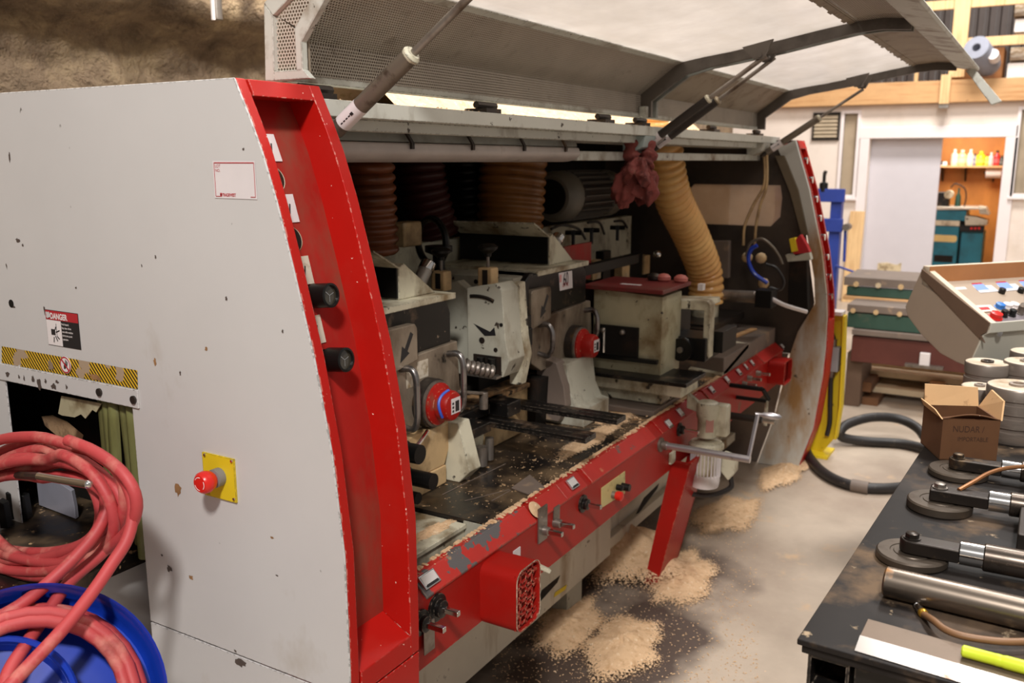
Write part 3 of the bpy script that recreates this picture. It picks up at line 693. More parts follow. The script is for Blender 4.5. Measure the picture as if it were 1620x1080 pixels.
for (x0, x1, y) in ((0, 12, 836), (13, 44, 822)):
    q = [at(x, y, Z=ZI + .002) for x in (x0, x1)]
    MB().prism([(q[0].x, q[0].y, ZI + .002), (q[1].x, q[1].y, ZI + .002), (q[1].x, q[1].y + .006, ZI + .06), (q[0].x, q[0].y, ZI + .07)], (.02, .01, 0)).build('black_guide', m_black, mach, bevel=.002)
b = MB(); q = at(139, 766, X=.885); q2 = at(62, 753, X=.895); b.tube([q2, q], .0075, 10); b.ball(q, .0078, 12); b.build('hold_down_handle', m_chrome, mach)
q3 = at(-40, 748, X=1.10); MB().tube([q2, q3], .0075, 8).build('handle_shaft', m_dsteel, mach); MB().bar((q3.x, q3.y, ZI), (q3.x, q3.y, q3.z + .01), .02, .02).build('handle_post', m_dsteel, mach)
# roof, rear, inside darkness
b = MB(); b.box(XA + .02, XD, 1.36, 2.5, 1.70, 1.72); b.build('roof', m_grey, mach, smooth=0)
b = MB(); rnd = random.Random(5)
def ridge(u, v):
    x = 1.97 + 2.6 * u; h = (.10 + .03 * math.sin(u * 17) + .015 * math.sin(u * 61 + v * 5)) * math.sin(PI * v) ** .8
    return (x, 1.50 + .48 * v + .02 * math.sin(u * 40), 1.7205 + h + .006 * rnd.random() * math.sin(PI * v))
b.grid(ridge, 150, 8); b.build('roof_sawdust', m_saw, mach, smooth=180, kind='stuff')
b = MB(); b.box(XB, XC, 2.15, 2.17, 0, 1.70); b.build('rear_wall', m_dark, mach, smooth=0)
# hinge rail
b = MB(); b.box(XB - .02, XC + .08, 1.215, 1.30, 1.684, 1.7165); b.box(XB, XC + .05, 1.25, 1.45, 1.66, 1.684)
rail_o = b.build('hinge_rail', M('rail_grey_paint', (202, 202, 192), .5, layers=[((120, 104, 82), 7, .56, .76, 6, (1, 1, .6)), ((66, 56, 46), 26, .68, .71, 3, (1, 1, 1))], var=.06, edge=((80, 70, 58), .45, .6, .004)), mach, bevel=.002)
for X in (1.36, 1.98, 2.68, 2.98, 3.75, 4.42):
    b = MB(); b.box(X - .035, X + .035, 1.225, 1.29, 1.7165, 1.728); b.cyl((X - .045, 1.25, 1.736), (X + .045, 1.25, 1.736), .009, n=8); b.build('hinge', m_dsteel, mach)
# ---------------------------------------------------------------- hood
HX0, HX1 = 1.335, 4.62
HP = [(1.300, 1.752), (1.303, 1.832), (1.163, 1.934)]          # rear wall and soffit
WP = [(1.163, 1.934), (1.07, 1.949), (.983, 1.960), (.814, 1.988), (.693, 2.010), (.585, 2.028)]   # window arc
LP = [(.585, 2.028), (.50, 2.034), (.415, 2.026)]               # outer perforated strip
def sheet(name, x0, x1, prof, m, th=.0, nx=1, off=0):
    b = MB(); d = [0]
    for p, q in zip(prof, prof[1:]): d.append(d[-1] + math.hypot(q[0] - p[0], q[1] - p[1]))
    for i in range(len(prof) - 1):
        (y0, z0), (y1, z1) = prof[i], prof[i + 1]
        L_ = math.hypot(y1 - y0, z1 - z0); ny, nz_ = (z1 - z0) / L_ * off, -(y1 - y0) / L_ * off
        for k in range(nx):
            xa, xb = x0 + (x1 - x0) * k / nx, x0 + (x1 - x0) * (k + 1) / nx
            b.quad([(xa, y0 + ny, z0 + nz_), (xb, y0 + ny, z0 + nz_), (xb, y1 + ny, z1 + nz_), (xa, y1 + ny, z1 + nz_)], uv=[(xa, d[i]), (xb, d[i]), (xb, d[i + 1]), (xa, d[i + 1])])
    return b.build(name, m, mach, smooth=30, solid=th)
XM = 3.14
sheet('perforated_rear', HX0 + .02, XM - .03, [(1.300, 1.765), (1.303, 1.832)], m_perf)
sheet('perforated_soffit', HX0 + .02, XM - .03, [(1.303, 1.832), (1.168, 1.930)], m_perf)
sheet('perforated_rear', XM + .03, HX1 - .02, [(1.300, 1.765), (1.303, 1.832)], m_perf)
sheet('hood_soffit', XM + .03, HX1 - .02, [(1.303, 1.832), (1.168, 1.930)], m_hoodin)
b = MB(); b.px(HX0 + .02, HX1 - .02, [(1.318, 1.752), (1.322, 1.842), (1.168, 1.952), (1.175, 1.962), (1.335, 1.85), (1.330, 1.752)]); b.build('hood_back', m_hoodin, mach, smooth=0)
b = MB(); b.px(HX0 + .02, HX1 - .02, [(1.296, 1.752), (1.296, 1.766), (1.32, 1.766), (1.32, 1.752)]); b.build('hood_bottom_edge', m_hood, mach, bevel=.002)
def lip(x0, x1):
    b = MB(); n = 40
    for i in range(n):
        xa, xb = x0 + (x1 - x0) * i / n, x0 + (x1 - x0) * (i + 1) / n
        rnd = random.Random(i)
        b.px(xa, xb, [(1.172, 1.927), (1.150 - .004 * rnd.random(), 1.934), (1.150 - .004 * rnd.random(), 1.950), (1.172, 1.947)])
    return b.build('soffit_lip', m_hood, mach, smooth=0)
lip(HX0 + .02, XM - .03); lip(XM + .03, HX1 - .02)
sheet('window_pane', HX0 + .03, XM - .02, WP, m_plexi, nx=2); sheet('window_pane', XM + .02, HX1 - .02, WP, m_plexi, nx=2)
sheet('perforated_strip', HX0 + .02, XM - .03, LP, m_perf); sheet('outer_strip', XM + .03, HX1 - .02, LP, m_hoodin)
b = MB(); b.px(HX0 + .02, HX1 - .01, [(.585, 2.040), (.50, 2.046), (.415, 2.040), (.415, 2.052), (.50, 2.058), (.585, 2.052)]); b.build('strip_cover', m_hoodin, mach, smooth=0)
      # jagged sealant edge of the panes
for (x0, x1, s_) in ((HX0 + .03, XM - .03, 3), (XM + .03, HX1 - .03, 9)):
    n = 36; b = MB()
    for i in range(n):
        rnd = random.Random(i * 3 + s_); xa, xb = x0 + (x1 - x0) * i / n, x0 + (x1 - x0) * (i + 1) / n
        b.px(xa, xb, [(.60 + .012 * rnd.random(), 2.020), (.585, 2.026), (.585, 2.036), (.60, 2.034)])
    b.build('pane_seal', m_hoodin, mach, smooth=0)
# front lip bar with the bent end tab
b = MB(); b.px(HX0 - .01, HX1 + .02, [(.418, 2.022), (.418, 2.006), (.335, 1.992), (.328, 2.000), (.335, 2.010)]); b.px(HX0 - .01, HX1 + .02, [(.420, 2.060), (.420, 2.006), (.410, 2.006), (.410, 2.060)])
b.build('hood_lip', m_hood, mach, bevel=.002)
b = MB(); pl = [at(x, y, X=HX1 - .05) for x, y in ((1527, 112), (1540, 106), (1553, 122), (1585, 160), (1568, 166), (1553, 146), (1536, 122))]
b.prism(pl, (.05, 0, 0)); b.build('end_tab', m_hood, mach, bevel=.003)
# ribs
def rib(x0, x1, m, name, dz=.03, offs=0):
    lo = HP[:2] + WP + LP[1:]
    hi = [(y + (.02 if z < 1.9 else -.0), z + (dz if z > 1.9 else .0)) for y, z in lo]
    lo2 = [(1.262, 1.752), (1.262, 1.808), (1.142, 1.892), (1.055, 1.914), (.972, 1.926), (.808, 1.952), (.688, 1.975), (.583, 1.994), (.50, 2.000), (.42, 1.994)]
    b = MB()
    for i in range(len(lo2) - 1): b.px(x0, x1, [lo2[i], lo2[i + 1], hi[i + 1] if i + 1 < len(hi) else lo[-1], hi[i]])
    return b.build(name, m, mach, smooth=25)
m_ribd = M('rib_dark_grey', (92, 84, 76), .5, layers=[((58, 50, 44), 8, .5, .75, 4, (1, 1, 1))])
m_ribl = M('rib_grey', (132, 132, 124), .5, layers=[((92, 82, 70), 8, .5, .75, 4, (1, 1, 1))])
rib(XM - .034, XM - .018, m_ribd, 'hood_rib'); rib(XM + .018, XM + .034, m_ribl, 'hood_rib'); rib(HX1 - .02, HX1, m_ribd, 'hood_rib')
for x_ in (XM - .06, XM + .034): MB().box(x_, x_ + .026, 1.27, 1.298, 1.752, 1.79).build('rib_foot', m_hood, mach, bevel=.003)
# left end of the hood: grey frame with perforated infill
EP = [(1.345, 1.752), (1.338, 1.895), (1.20, 1.985), (1.05, 2.01), (.9, 2.03)]
b = MB(); X0, X1 = HX0 - .012, HX0 + .004
b.px(X0, X1, [(1.345, 1.752), (1.320, 1.752), (1.316, 1.872), (1.338, 1.897)])
b.px(X0, X1, [(1.338, 1.897), (1.316, 1.872), (1.15, 1.972), (1.165, 1.998)])
b.px(X0, X1, [(1.165, 1.998), (1.15, 1.972), (.40, 2.07), (.40, 2.10)])
b.px(X0, X1, [(1.320, 1.752), (1.320, 1.770), (1.245, 1.770), (1.225, 1.752)])
b.px(X0, X1, [(1.262, 1.768), (1.245, 1.768), (1.245, 1.82), (1.175, 1.90), (1.16, 1.93), (1.175, 1.94), (1.262, 1.845)])
b.build('hood_end_frame', m_hood, mach, bevel=.002)
b = MB()
for pl in ([(1.320, 1.768), (1.258, 1.768), (1.258, 1.845), (1.318, 1.874)], [(1.318, 1.874), (1.258, 1.84), (1.16, 1.93), (1.16, 1.97)]):
    b.quad([(HX0 - .002, y, z) for y, z in pl], uv=[(y, z) for y, z in pl])
b.build('perforated_end', m_perf, mach, smooth=0)
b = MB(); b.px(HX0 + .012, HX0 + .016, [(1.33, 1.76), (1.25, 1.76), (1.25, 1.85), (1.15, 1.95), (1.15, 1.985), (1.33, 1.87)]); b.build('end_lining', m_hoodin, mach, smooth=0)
# gas struts: rod and cylinder each
def strut(p, q, f, r, rr, m, lab=None, X=None):
    p, q = V(p), V(q); k = p + (q - p) * f
    s = MB().cyl(p, k, r, n=16).build('gas_strut', m, mach)
    MB().cyl(k - (q - p) * .01, q, rr, n=12).build('rod', m_steel, s)
    MB().lathe([(r * 1.05, 0), (r * 1.12, .006), (r * .8, .012)], k, q - p, 16).build('end_collar', m_pale if r > .012 else m_dsteel, s)
    MB().cyl(p - (q - p).normalized() * .03, p, r * .6, n=10).build('end_fitting', m_dsteel, s)
    d = (q - p).normalized(); a = p + (q - p) * .06
    st = MB().lathe([(r * 1.02, 0), (r * 1.02, .055)], a, d, 16, caps=False).build('sticker', m_paper, s)
    vd = (C0 - a); vd = (vd - d * vd.dot(d)).normalized(); sd = d.cross(vd); b = MB()
    for k in range(5): b.obox(a + d * (.008 + .0075 * k) + vd * (r * 1.035) - sd * (r * .1), d * (.0025 if k < 4 else .0035), vd * .0002, sd * (.0012 if k < 4 else .0028))
    b.build('sticker_print', m_inkk, st, smooth=0)
    return s
s1 = strut(at(531, 207, X=1.36), at(752, -14, X=1.36), .56, .0165, .0075, m_strut)
strut(at(1014, 236, X=3.06), at(1212, 88, X=3.06), .55, .0145, .008, m_strutdk)
strut(at(1030, 238, X=3.16), at(1226, 91, X=3.16), .55, .0145, .007, m_strutdk)
strut(at(1213, 241, X=4.5), at(1366, 141, X=4.5), .55, .016, .007, m_strut)
for X, y, z in ((3.10, .862, 1.955), (4.5, .80, 1.958)):
    b = MB(); b.px(X - .06, X - .045, [(y - .04, z + .03), (y + .06, z + .01), (y + .02, z - .03), (y - .01, z - .03)]); b.px(X + .045, X + .06, [(y - .04, z + .03), (y + .06, z + .01), (y + .02, z - .03), (y - .01, z - .03)]); b.cyl((X - .065, y, z - .018), (X + .065, y, z - .018), .008, n=8); b.build('strut_bracket', m_ribd, mach)
m_lblue = M('pale_blue_grey_paint', (156, 170, 168), .5)
for X in (2.95, 4.44):
    b = MB(); b.px(X, X + .12, [(1.30, 1.684), (1.215, 1.684), (1.225, 1.645), (1.27, 1.625), (1.30, 1.63)]); b.build('strut_mount', m_lblue if X < 4 else m_hood, mach, bevel=.003)
# strip light under the rail
b = MB(); b.px(XB + .01, 2.57, [(1.284, 1.641), (1.290, 1.668), (1.40, 1.668), (1.40, 1.641)]); lamp = b.build('strip_light_housing', m_ribl, mach, bevel=.004)
pr = [(1.28, 1.640)] + [(1.335 + .060 * math.cos(a), 1.622 + .026 * math.sin(a)) for a in [PI + PI * k / 10 for k in range(11)]] + [(1.39, 1.640)]
b = MB(); b.px(XB + .01, 2.575, pr); b.build('strip_light_cover', m_lampw, mach, bevel=.006, smooth=30)
for x in (648, 745, 827, 893):
    p = at(x, 222, Y=1.275)
    b = MB(); b.prism([(p.x - .012, 1.276, 1.662), (p.x - .002, 1.276, 1.662), (p.x + .012, 1.270, 1.640), (p.x + .012, 1.270, 1.626), (p.x + .002, 1.270, 1.626), (p.x + .002, 1.270, 1.640)], (0, .006, 0)); b.build('lamp_clip', m_dsteel, mach, smooth=0)
b = MB(); b.box(2.58, XC, 1.29, 1.33, 1.60, 1.63); b.build('cable_duct', m_hood, mach, bevel=.003)
# ---------------------------------------------------------------- far end frame
FO = [(1.12, 1.700), (1.037, 1.458), (.956, 1.148), (.922, .95), (.911, .832), (.908, .66), (.914, .504), (.943, .23), (1.007, .004)]
FI = [(1.204, 1.66), (1.116, 1.488), (1.041, 1.271), (.985, 1.02), (.972, .892), (1.048, .738), (1.08, .618), (1.141, .269), (1.215, .004)]
b = MB()
for i in range(len(FO) - 1):
    b.px(XC, XC + .03, [FO[i], FO[i + 1], FI[i + 1], FI[i]])
m_farp = M('stained_grey_panel', (192, 190, 182), .45, layers=[((160, 122, 76), 4.2, .46, .62, 6, (1, 1, .35)), ((90, 76, 60), 16, .68, .72, 3, (1, 1, 1))], var=.04)
b.build('far_panel', m_farp, mach, smooth=0)
b = MB()
fo2 = [(y - .004, z) for y, z in FO]
b.px(XC + .03, XC + .045, fo2 + [(y + .05, z) for y, z in FO][::-1]); b.px(XD - .02, XD, fo2 + [(y + .05, z) for y, z in FO][::-1])
b.px(XC + .03, XD, [FO[0], (1.10, 1.66), (1.20, 1.66), (1.2, 1.70)])
b.px(XC + .04, XD - .01, [(y + .045, z) for y, z in FO] + [(y + .06, z) for y, z in FO][::-1])
low = [(.908, .80)] + [p for p in fo2 if p[1] < .78]
b.px(XC + .025, XD + .01, low + [(1.1, .004), (1.0, .80)])
b.build('far_red_frame', m_red, mach, smooth=0)
for z in (1.60, 1.505, 1.41, 1.315, 1.22, 1.12, 1.02, .92):
    y = prof_y(z, FO)
    k_ = MB().cyl((XC + .09, y + .05, z), (XC + .09, y - .012, z), .016, n=12).build('far_indicator', m_black, mach)
    MB().lathe([(.0165, -.012), (.017, 0), (.012, .001)], (XC + .09, y - .012, z), (0, -1, 0), 12).build('chrome_rim', m_chrome, k_)
# far wall with its window
W0, W1, WZ0, WZ1 = 1.170, 1.665, 1.270, 1.478
b = MB(); X0, X1 = XC + .012, XC + .028
b.px(X0, X1, [(1.19, 1.70), (2.2, 1.70), (2.2, WZ1), (1.12, WZ1)]); b.px(X0, X1, [(1.05, WZ0), (2.2, WZ0), (2.2, .62), (1.06, .62), (.98, .89)])
b.px(X0, X1, [(1.118, WZ1), (W0 + .012, WZ1), (W0, WZ1 - .06), (W0 + .004, WZ0 + .05), (W0 + .05, WZ0), (1.042, WZ0)]); b.px(X0, X1, [(W1 - .03, WZ1), (2.2, WZ1), (2.2, WZ0), (W1 - .06, WZ0), (W1, WZ0 + .05), (W1, WZ1 - .03)])
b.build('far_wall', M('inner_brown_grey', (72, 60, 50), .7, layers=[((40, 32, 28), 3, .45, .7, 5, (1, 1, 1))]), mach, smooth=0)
b = MB(); b.px(X0, X1, [(1.095, .615), (2.2, .615), (2.2, .004), (1.225, .004), (1.15, .269)]); b.build('far_base_wall', m_greyb, mach, smooth=0)
fwp = translucent('dusty_clear_sheet', (206, 180, 152), .45, .22, .3, layers=[((200, 172, 140), 4, .45, .7, 5, (1, 1, 1))])
MB().box(XC + .0125, XC + .0145, W0 - .001, W1 + .001, WZ0 - .001, WZ1 + .001).build('far_window_pane', fwp, mach, smooth=0)
for (a, c) in (((1209, 291), (1178, 358)), ((1213, 291), (1196, 358))):
    MB().tube(spline([at(a[0], a[1] - 50, X=XC - .03), at(a[0], a[1], X=XC - .03), at((a[0] + c[0]) / 2 - 2, 325, X=XC - .03), at(c[0], c[1], X=XC - .03), at(c[0] - 2, c[1] + 30, X=XC - .03)], 5), .007, 6).build('hanging_wire', m_tan, mach)
b = MB(); b.prism([at(x, y, X=XC - .02) for x, y in ((1226, 246), (1240, 246), (1262, 300), (1278, 372), (1268, 372), (1250, 305))], (.03, 0, 0)); b.build('pillar_trim', M('pillar_brown', (104, 90, 70), .6), mach, smooth=0)
# ================================================================= front rail, bed and working parts
RY, RZ0, RZ1, RI = 1.11, .478, .642, .682
b = MB(); b.px(XB + .001, XC - .04, [(RY, RZ0), (RY, RZ1), (1.148, RI - .006), (1.170, RI - .006), (1.170, RI - .03), (1.135, RZ1 - .03), (1.135, RZ0)])
rail = b.build('front_rail', m_redrail, mach, bevel=.002)
def rx(px, py): return at(px, py, Y=RY)
def cover(x0, x1, m, d=.004):
    b = MB(); b.px(x0, x1, [(RY - d * .4, RZ1 - .004), (RY - d, RZ1 + .004), (1.146, RI), (1.166, RI), (1.166, RI - .012), (1.145, RI - .012)])
    return b.build('rail_cover', m, mach, bevel=.003)
xs = [at(x, y, Z=RZ1).x for x, y in ((668, 945), (846, 824), (893, 790), (928, 768), (1035, 693), (1085, 660), (1118, 636), (1152, 613), (1208, 575))]
for i, (a, c, m) in enumerate(((0, 1, m_redworn), (1.14, 2, m_redworn2), (2, 3, m_redworn2), (3.05, 4, m_redworn2), (4.2, 5, m_redrail), (5, 6, m_redrail), (6.1, 7, m_redrail), (7, 8, m_redrail))):
    def xi(t): k = int(t); return xs[k] + (xs[min(k + 1, 8)] - xs[k]) * (t - k)
    cover(max(xi(a), XB + .004), xi(c) - .004, m, .004 if i in (0, 1, 3, 6) else .002)
cover(xs[8], XC - .05, m_redworn2, .008)
b = MB(); n = 420; rnd = random.Random(11)
for i in range(n):
    xa = XB + .02 + (XC - .1 - XB) * i / n; xb = xa + (XC - .1 - XB) / n
    if rnd.random() < .35: continue
    ya = 1.160 - .007 * rnd.random() * (1 + math.sin(i * .11)); h = RI + .001 + .003 * rnd.random()
    b.px(xa, xb, [(ya, RI + .0003), (1.160, h), (1.171, h), (1.172, RI - .008), (1.165, RI)])
b.build('rail_dust', m_saw, mach, smooth=0, kind='stuff')
SL = V((0, 1.148 - RY, RI - RZ1)).normalized(); SN = V((0, -SL.z, SL.y))
def onslope(px, py):
    p0 = V((0, RY - .004, RZ1 + .003)); return at(px, py, pl=(p0 + SN * .003, SN))
m_disp = M('counter_window', (214, 208, 204), .3, var=.04)
for (x, y, w_, dk) in ((679, 916, .058, 1), (906, 764, .046, 1), (1058, 670, .04, 0), (1076, 652, .034, 0), (1126, 616, .036, 1), (1150, 600, .034, 0), (1169, 588, .034, 1), (1180, 580, .022, 1), (1190, 574, .026, 1), (1238, 548, .03, 0)):
    c = onslope(x, y)
    o = MB().obox(c, V((w_ / 2, 0, 0)), SL * .017, SN * .003).build('position_counter', m_chrome, mach, bevel=.001)
    MB().obox(c + SN * .0034 + SL * .002, V((w_ / 2 - .004, 0, 0)), SL * .0115, SN * .0006).build('counter_window', m_disp, o, smooth=0)
    if dk: MB().obox(c + SN * .0042 - SL * .011, V((w_ / 2 - .008, 0, 0)), SL * .003, SN * .0006).build('counter_slot', m_inkk, o, smooth=0)
def spindle_end(px, py, r=.026, dk=True, L_=.045):
    p = rx(px, py)
    b = MB()
    if dk: b.lathe([(r, 0), (r, .006), (r * .62, .008), (r * .62, .02), (r * .4, .022)], p, (0, -1, 0), 20)
    else: b.lathe([(.014, 0), (.012, .02)], p, (0, -1, 0), 14)
    o = b.build('spindle_disc', m_blk if dk else m_steel, mach)
    MB().bar(p + V((0, -.018, 0)), p + V((0, -.018 - L_, 0)), .013, .013).build('square_shaft', m_chrome, o, bevel=.002)
    return o
spindle_end(690, 960, .033); spindle_end(664, 984, .030, True, .05)
spindle_end(921, 796, .027); spindle_end(1074, 679, .026, True, .06); 
for (x, y) in ((858, 838), (877, 826), (1175, 607), (1183, 598), (1197, 590), (1130, 660)): spindle_end(x, y, dk=False)
for (x, y, w_, h_) in ((857, 828, .05, .10), (879, 812, .035, .045)):
    p = rx(x, y); MB().box(p.x - w_ / 2, p.x + w_ / 2, RY - .005, RY, p.z - h_ / 2, p.z + h_ / 2).build('spindle_bracket', m_steel, mach, bevel=.001)
p = onslope(848, 806); MB().lathe([(.001, .002), (.024, .0015), (.026, 0)], p, SN, 18).build('dust_patch', m_saw, mach)
p = rx(673, 1000); MB().box(p.x - .02, p.x + .02, RY - .012, RY - .008, p.z - .045, p.z + .03).build('hanging_tag', m_steel, mach, bevel=.002)
# yellow switch plate
q = [at(x, y, Y=RY - .002) for x, y in ((952, 803), (989, 780), (989, 745), (952, 772))]
sw = MB().prism(q, (0, .003, 0)).build('switch_plate', M('faded_yellow_plate', (204, 188, 128), .5, layers=[((150, 132, 80), 30, .55, .7, 4, (1, 1, 1))]), mach, smooth=0)
p = rx(968, 782); s_ = MB().lathe([(.012, 0), (.012, .016)], p, (0, -1, 0), 14).build('collar', m_steel, sw); MB().lathe([(.012, .014), (.015, .02), (.015, .034), (.009, .038)], p, (0, -1, 0), 16).build('red_button', m_stop, sw)
p = rx(975, 770); MB().lathe([(.010, 0), (.010, .02), (.006, .024)], p, (0, -1, 0), 14).build('selector', m_black, sw); p = rx(983, 769); MB().lathe([(.013, 0), (.012, .03)], p, (0, -1, 0), 14).build('selector', m_black, sw)
# lever and tag, small plates
p = rx(817, 878); MB().box(p.x - .018, p.x + .018, RY - .002, RY, p.z - .016, p.z + .018).build('lever_tag', m_paper, mach, smooth=0)
p = rx(833, 892); b = MB(); b.cyl(p, p + V((0, -.03, 0)), .012, n=12); b.bar(p + V((0, -.028, .005)), p + V((.03, -.055, -.02)), .018, .012); b.build('white_lever', m_pale, mach, bevel=.003)
p = rx(806, 887); MB().cyl(p + V((0, .001, 0)), p + V((0, -.001, 0)), .008, n=12).build('bolt_hole', m_dark, mach)
p = rx(1061, 723); MB().box(p.x - .022, p.x + .022, RY - .012, RY, p.z - .022, p.z + .022).build('pale_stop', m_pale, mach, bevel=.003)
# red vent housings: rounded box with a pierced front
def vent(px0, px1, pyt, pyb, dep, grille=True):
    a, c = at(px0, pyt, Y=RY), at(px1, pyb, Y=RY); x0, x1, z1, z0 = a.x, c.x, a.z, c.z
    r = .028; pl = []
    for (cx, cz, a0) in ((x1 - r, z1 - r, 0), (x0 + r, z1 - r, 90), (x0 + r, z0 + r, 180), (x1 - r, z0 + r, 270)):
        for k in range(6):
            t = math.radians(a0 + k * 18); pl.append((cx + r * math.cos(t), cz + r * math.sin(t)))
    b = MB(); n = len(pl)
    o_ = [(x, RY, z) for x, z in pl] + [(x, RY - dep, z) for x, z in pl]
    i_ = [(x0 + (x1 - x0) * .5 + (x - (x0 + x1) / 2) * .92, RY - dep, (z0 + z1) / 2 + (z - (z0 + z1) / 2) * .95) for x, z in pl]
    i2 = [(x, y + .02, z) for x, y, z in i_]
    b.add(o_ + i_ + i2, [(k, (k + 1) % n, n + (k + 1) % n, n + k) for k in range(n)] + [(n + k, n + (k + 1) % n, 2 * n + (k + 1) % n, 2 * n + k) for k in range(n)] + [(2 * n + k, 2 * n + (k + 1) % n, 3 * n + (k + 1) % n, 3 * n + k) for k in range(n)])
    h = b.build('vent_housing', m_redrail, mach, smooth=30)
    MB().quad([(x, y + .006, z) for x, y, z in i2][::-1]).build('vent_inside', m_redd, h, smooth=0)
    if grille:
        b = MB(); y = RY - dep + .006
        for k in range(1, 4): x = x0 + (x1 - x0) * k / 4; b.box(x - .003, x + .003, y, y + .003, z0 + .008, z1 - .008)
        for k in range(1, 9):
            z = z0 + (z1 - z0) * k / 9; s_ = .016 * (1 if k % 2 else -1)
            b.bar((x0 + .004, y + .0015, z - s_ * .4), (x1 - .004, y + .0015, z + s_ * .4), .003, .006, up=(0, 0, 1))
        b.build('vent_grille', m_redrail, h, smooth=0)
        MB().tube([(x, RY - dep, z) for x, z in pl] + [(pl[0][0], RY - dep, pl[0][1])], .0011, 5).build('bright_rim', m_pale, h)
    return h
vent(759, 798, 893, 958, .105)
vent(1215, 1226, 571, 598, .082, False)
# crank handle
p0 = rx(1044, 703); p1 = at(1185, 722, X=p0.x)
b = MB(); b.lathe([(.026, 0), (.026, .008), (.016, .010), (.016, .028)], p0, (0, -1, 0), 18); cr = b.build('crank_boss', m_steel, mach)
ad_ = V((0, -1, 0)); L1 = (p1 - p0).length
p1 = p0 + ad_ * .27
p1 = at(1187, 723, X=p0.x); p1.z = p0.z; 
MB().cyl(p0, p1, .0125, n=16).build('crank_tube', m_alu, cr)
p2 = at(1199, 655, X=p1.x + .06)
MB().bar(p1 + V((0, .008, -.008)), p2, .012, .012).build('crank_arm', m_alu, cr, bevel=.002)
b = MB(); b.lathe([(.006, -.008), (.006, .012), (.010, .02), (.012, .045), (.009, .07), (.003, .078)], p2, (.25, -1, -.06), 14); b.build('crank_grip', m_alu, cr)
# second shaft and dark crank beyond the motor
p = rx(1140, 655); q = at(1226, 662, X=p.x); b = MB(); b.cyl(p, (p.x, q.y + .05, p.z), .016, n=14); cr2 = b.build('crank_shaft', m_dsteel, mach); MB().cyl((p.x, q.y + .05, p.z), (p.x, q.y, p.z), .010, n=12).build('shaft_tip', m_chrome, cr2)
p = at(1155, 609, Y=RY); q = at(1218, 618, X=p.x); h_ = MB().tube([p, V((p.x, q.y + .03, p.z))], .010, 10).build('black_crank', m_black, mach); MB().bar((p.x, q.y + .03, p.z), (p.x + .03, q.y + .01, p.z - .05), .014, .014).build('crank_arm', m_black, h_)
p = at(1165, 628, Y=RY); q = at(1213, 632, X=p.x); h_ = MB().tube([p, V((p.x, q.y, p.z))], .009, 10).build('black_crank', m_black, mach); MB().tube([V((p.x, q.y, p.z)), V((p.x, q.y, p.z - .11))], .008, 8).build('crank_grip', m_pale, h_)
# geared motor hung on the rail
mc = at(1118, 690, Y=1.03); mx, my = mc.x, mc.y
def mz(py): return at(1118, py, Y=my).z
b = MB(); b.lathe([(.052, mz(764)), (.056, mz(755)), (.056, mz(745))], (mx, my, 0), (0, 0, 1), 24); mt = b.build('gear_motor', m_white, mach)
zb, zt_ = mz(748), mz(709)
MB().cyl((mx, my, zb), (mx, my, zt_), .052, n=24).build('motor_core', m_pale, mt)
fin = None
for k in range(26):
    a = 2 * PI * k / 26; d = V((math.cos(a), math.sin(a), 0)); c = V((mx, my, (zb + zt_) / 2)) + d * .053
    MB().obox(c, d * .005, d.cross(V((0, 0, 1))) * .0018, V((0, 0, (zt_ - zb) / 2))).build('fin', m_paper, mt, smooth=0)
b = MB(); b.lathe([(.058, 0), (.066, .006), (.066, .018), (.058, .028), (.04, .032)], (mx, my, mz(708)), (0, 0, 1), 28); b.build('flange', m_pale, mt)
b = MB(); b.lathe([(.036, mz(690)), (.036, mz(664)), (.041, mz(660)), (.043, mz(644)), (.040, mz(638)), (.03, mz(636))], (mx, my, 0), (0, 0, 1), 22); b.build('gear_head', m_pale, mt)
b = MB(); b.box(mx + .0, mx + .05, my - .075, my - .025, mz(688), mz(640)); b.build('side_gearbox', m_pale, mt, bevel=.008)
b = MB(); b.px(mx - .012, mx + .012, [(my + .03, mz(640)), (RY, mz(626)), (RY, mz(650)), (my + .03, mz(655))]); b.build('motor_bracket', m_pale, mt, bevel=.003)
MB().obox(V((mx - .032, my - .020, mz(668))), V((.0008, -.0016, 0)), V((-.012, .018, 0)) * .6, V((0, 0, .030))).build('motor_sticker', M('faded_red_sticker', (196, 140, 128), .6), mt, smooth=0)
b = MB(); b.prism([(mx + .03, my - .05, mz(716)), (mx + .03, my - .105, mz(720)), (mx + .03, my - .105, mz(742)), (mx + .03, my - .08, mz(756)), (mx + .03, my - .05, mz(744))], (.05, 0, 0)); b.build('terminal_box', m_pale, mt, bevel=.006)
MB().tube(spline([V((mx + .05, my - .085, mz(752))), V((mx + .05, my - .085, mz(768))), V((mx + .02, my - .02, mz(780))), V((mx, my + .07, mz(781))), V((mx, RY + .03, mz(775)))], 6), .010, 8).build('motor_cable', m_rubber, mt)
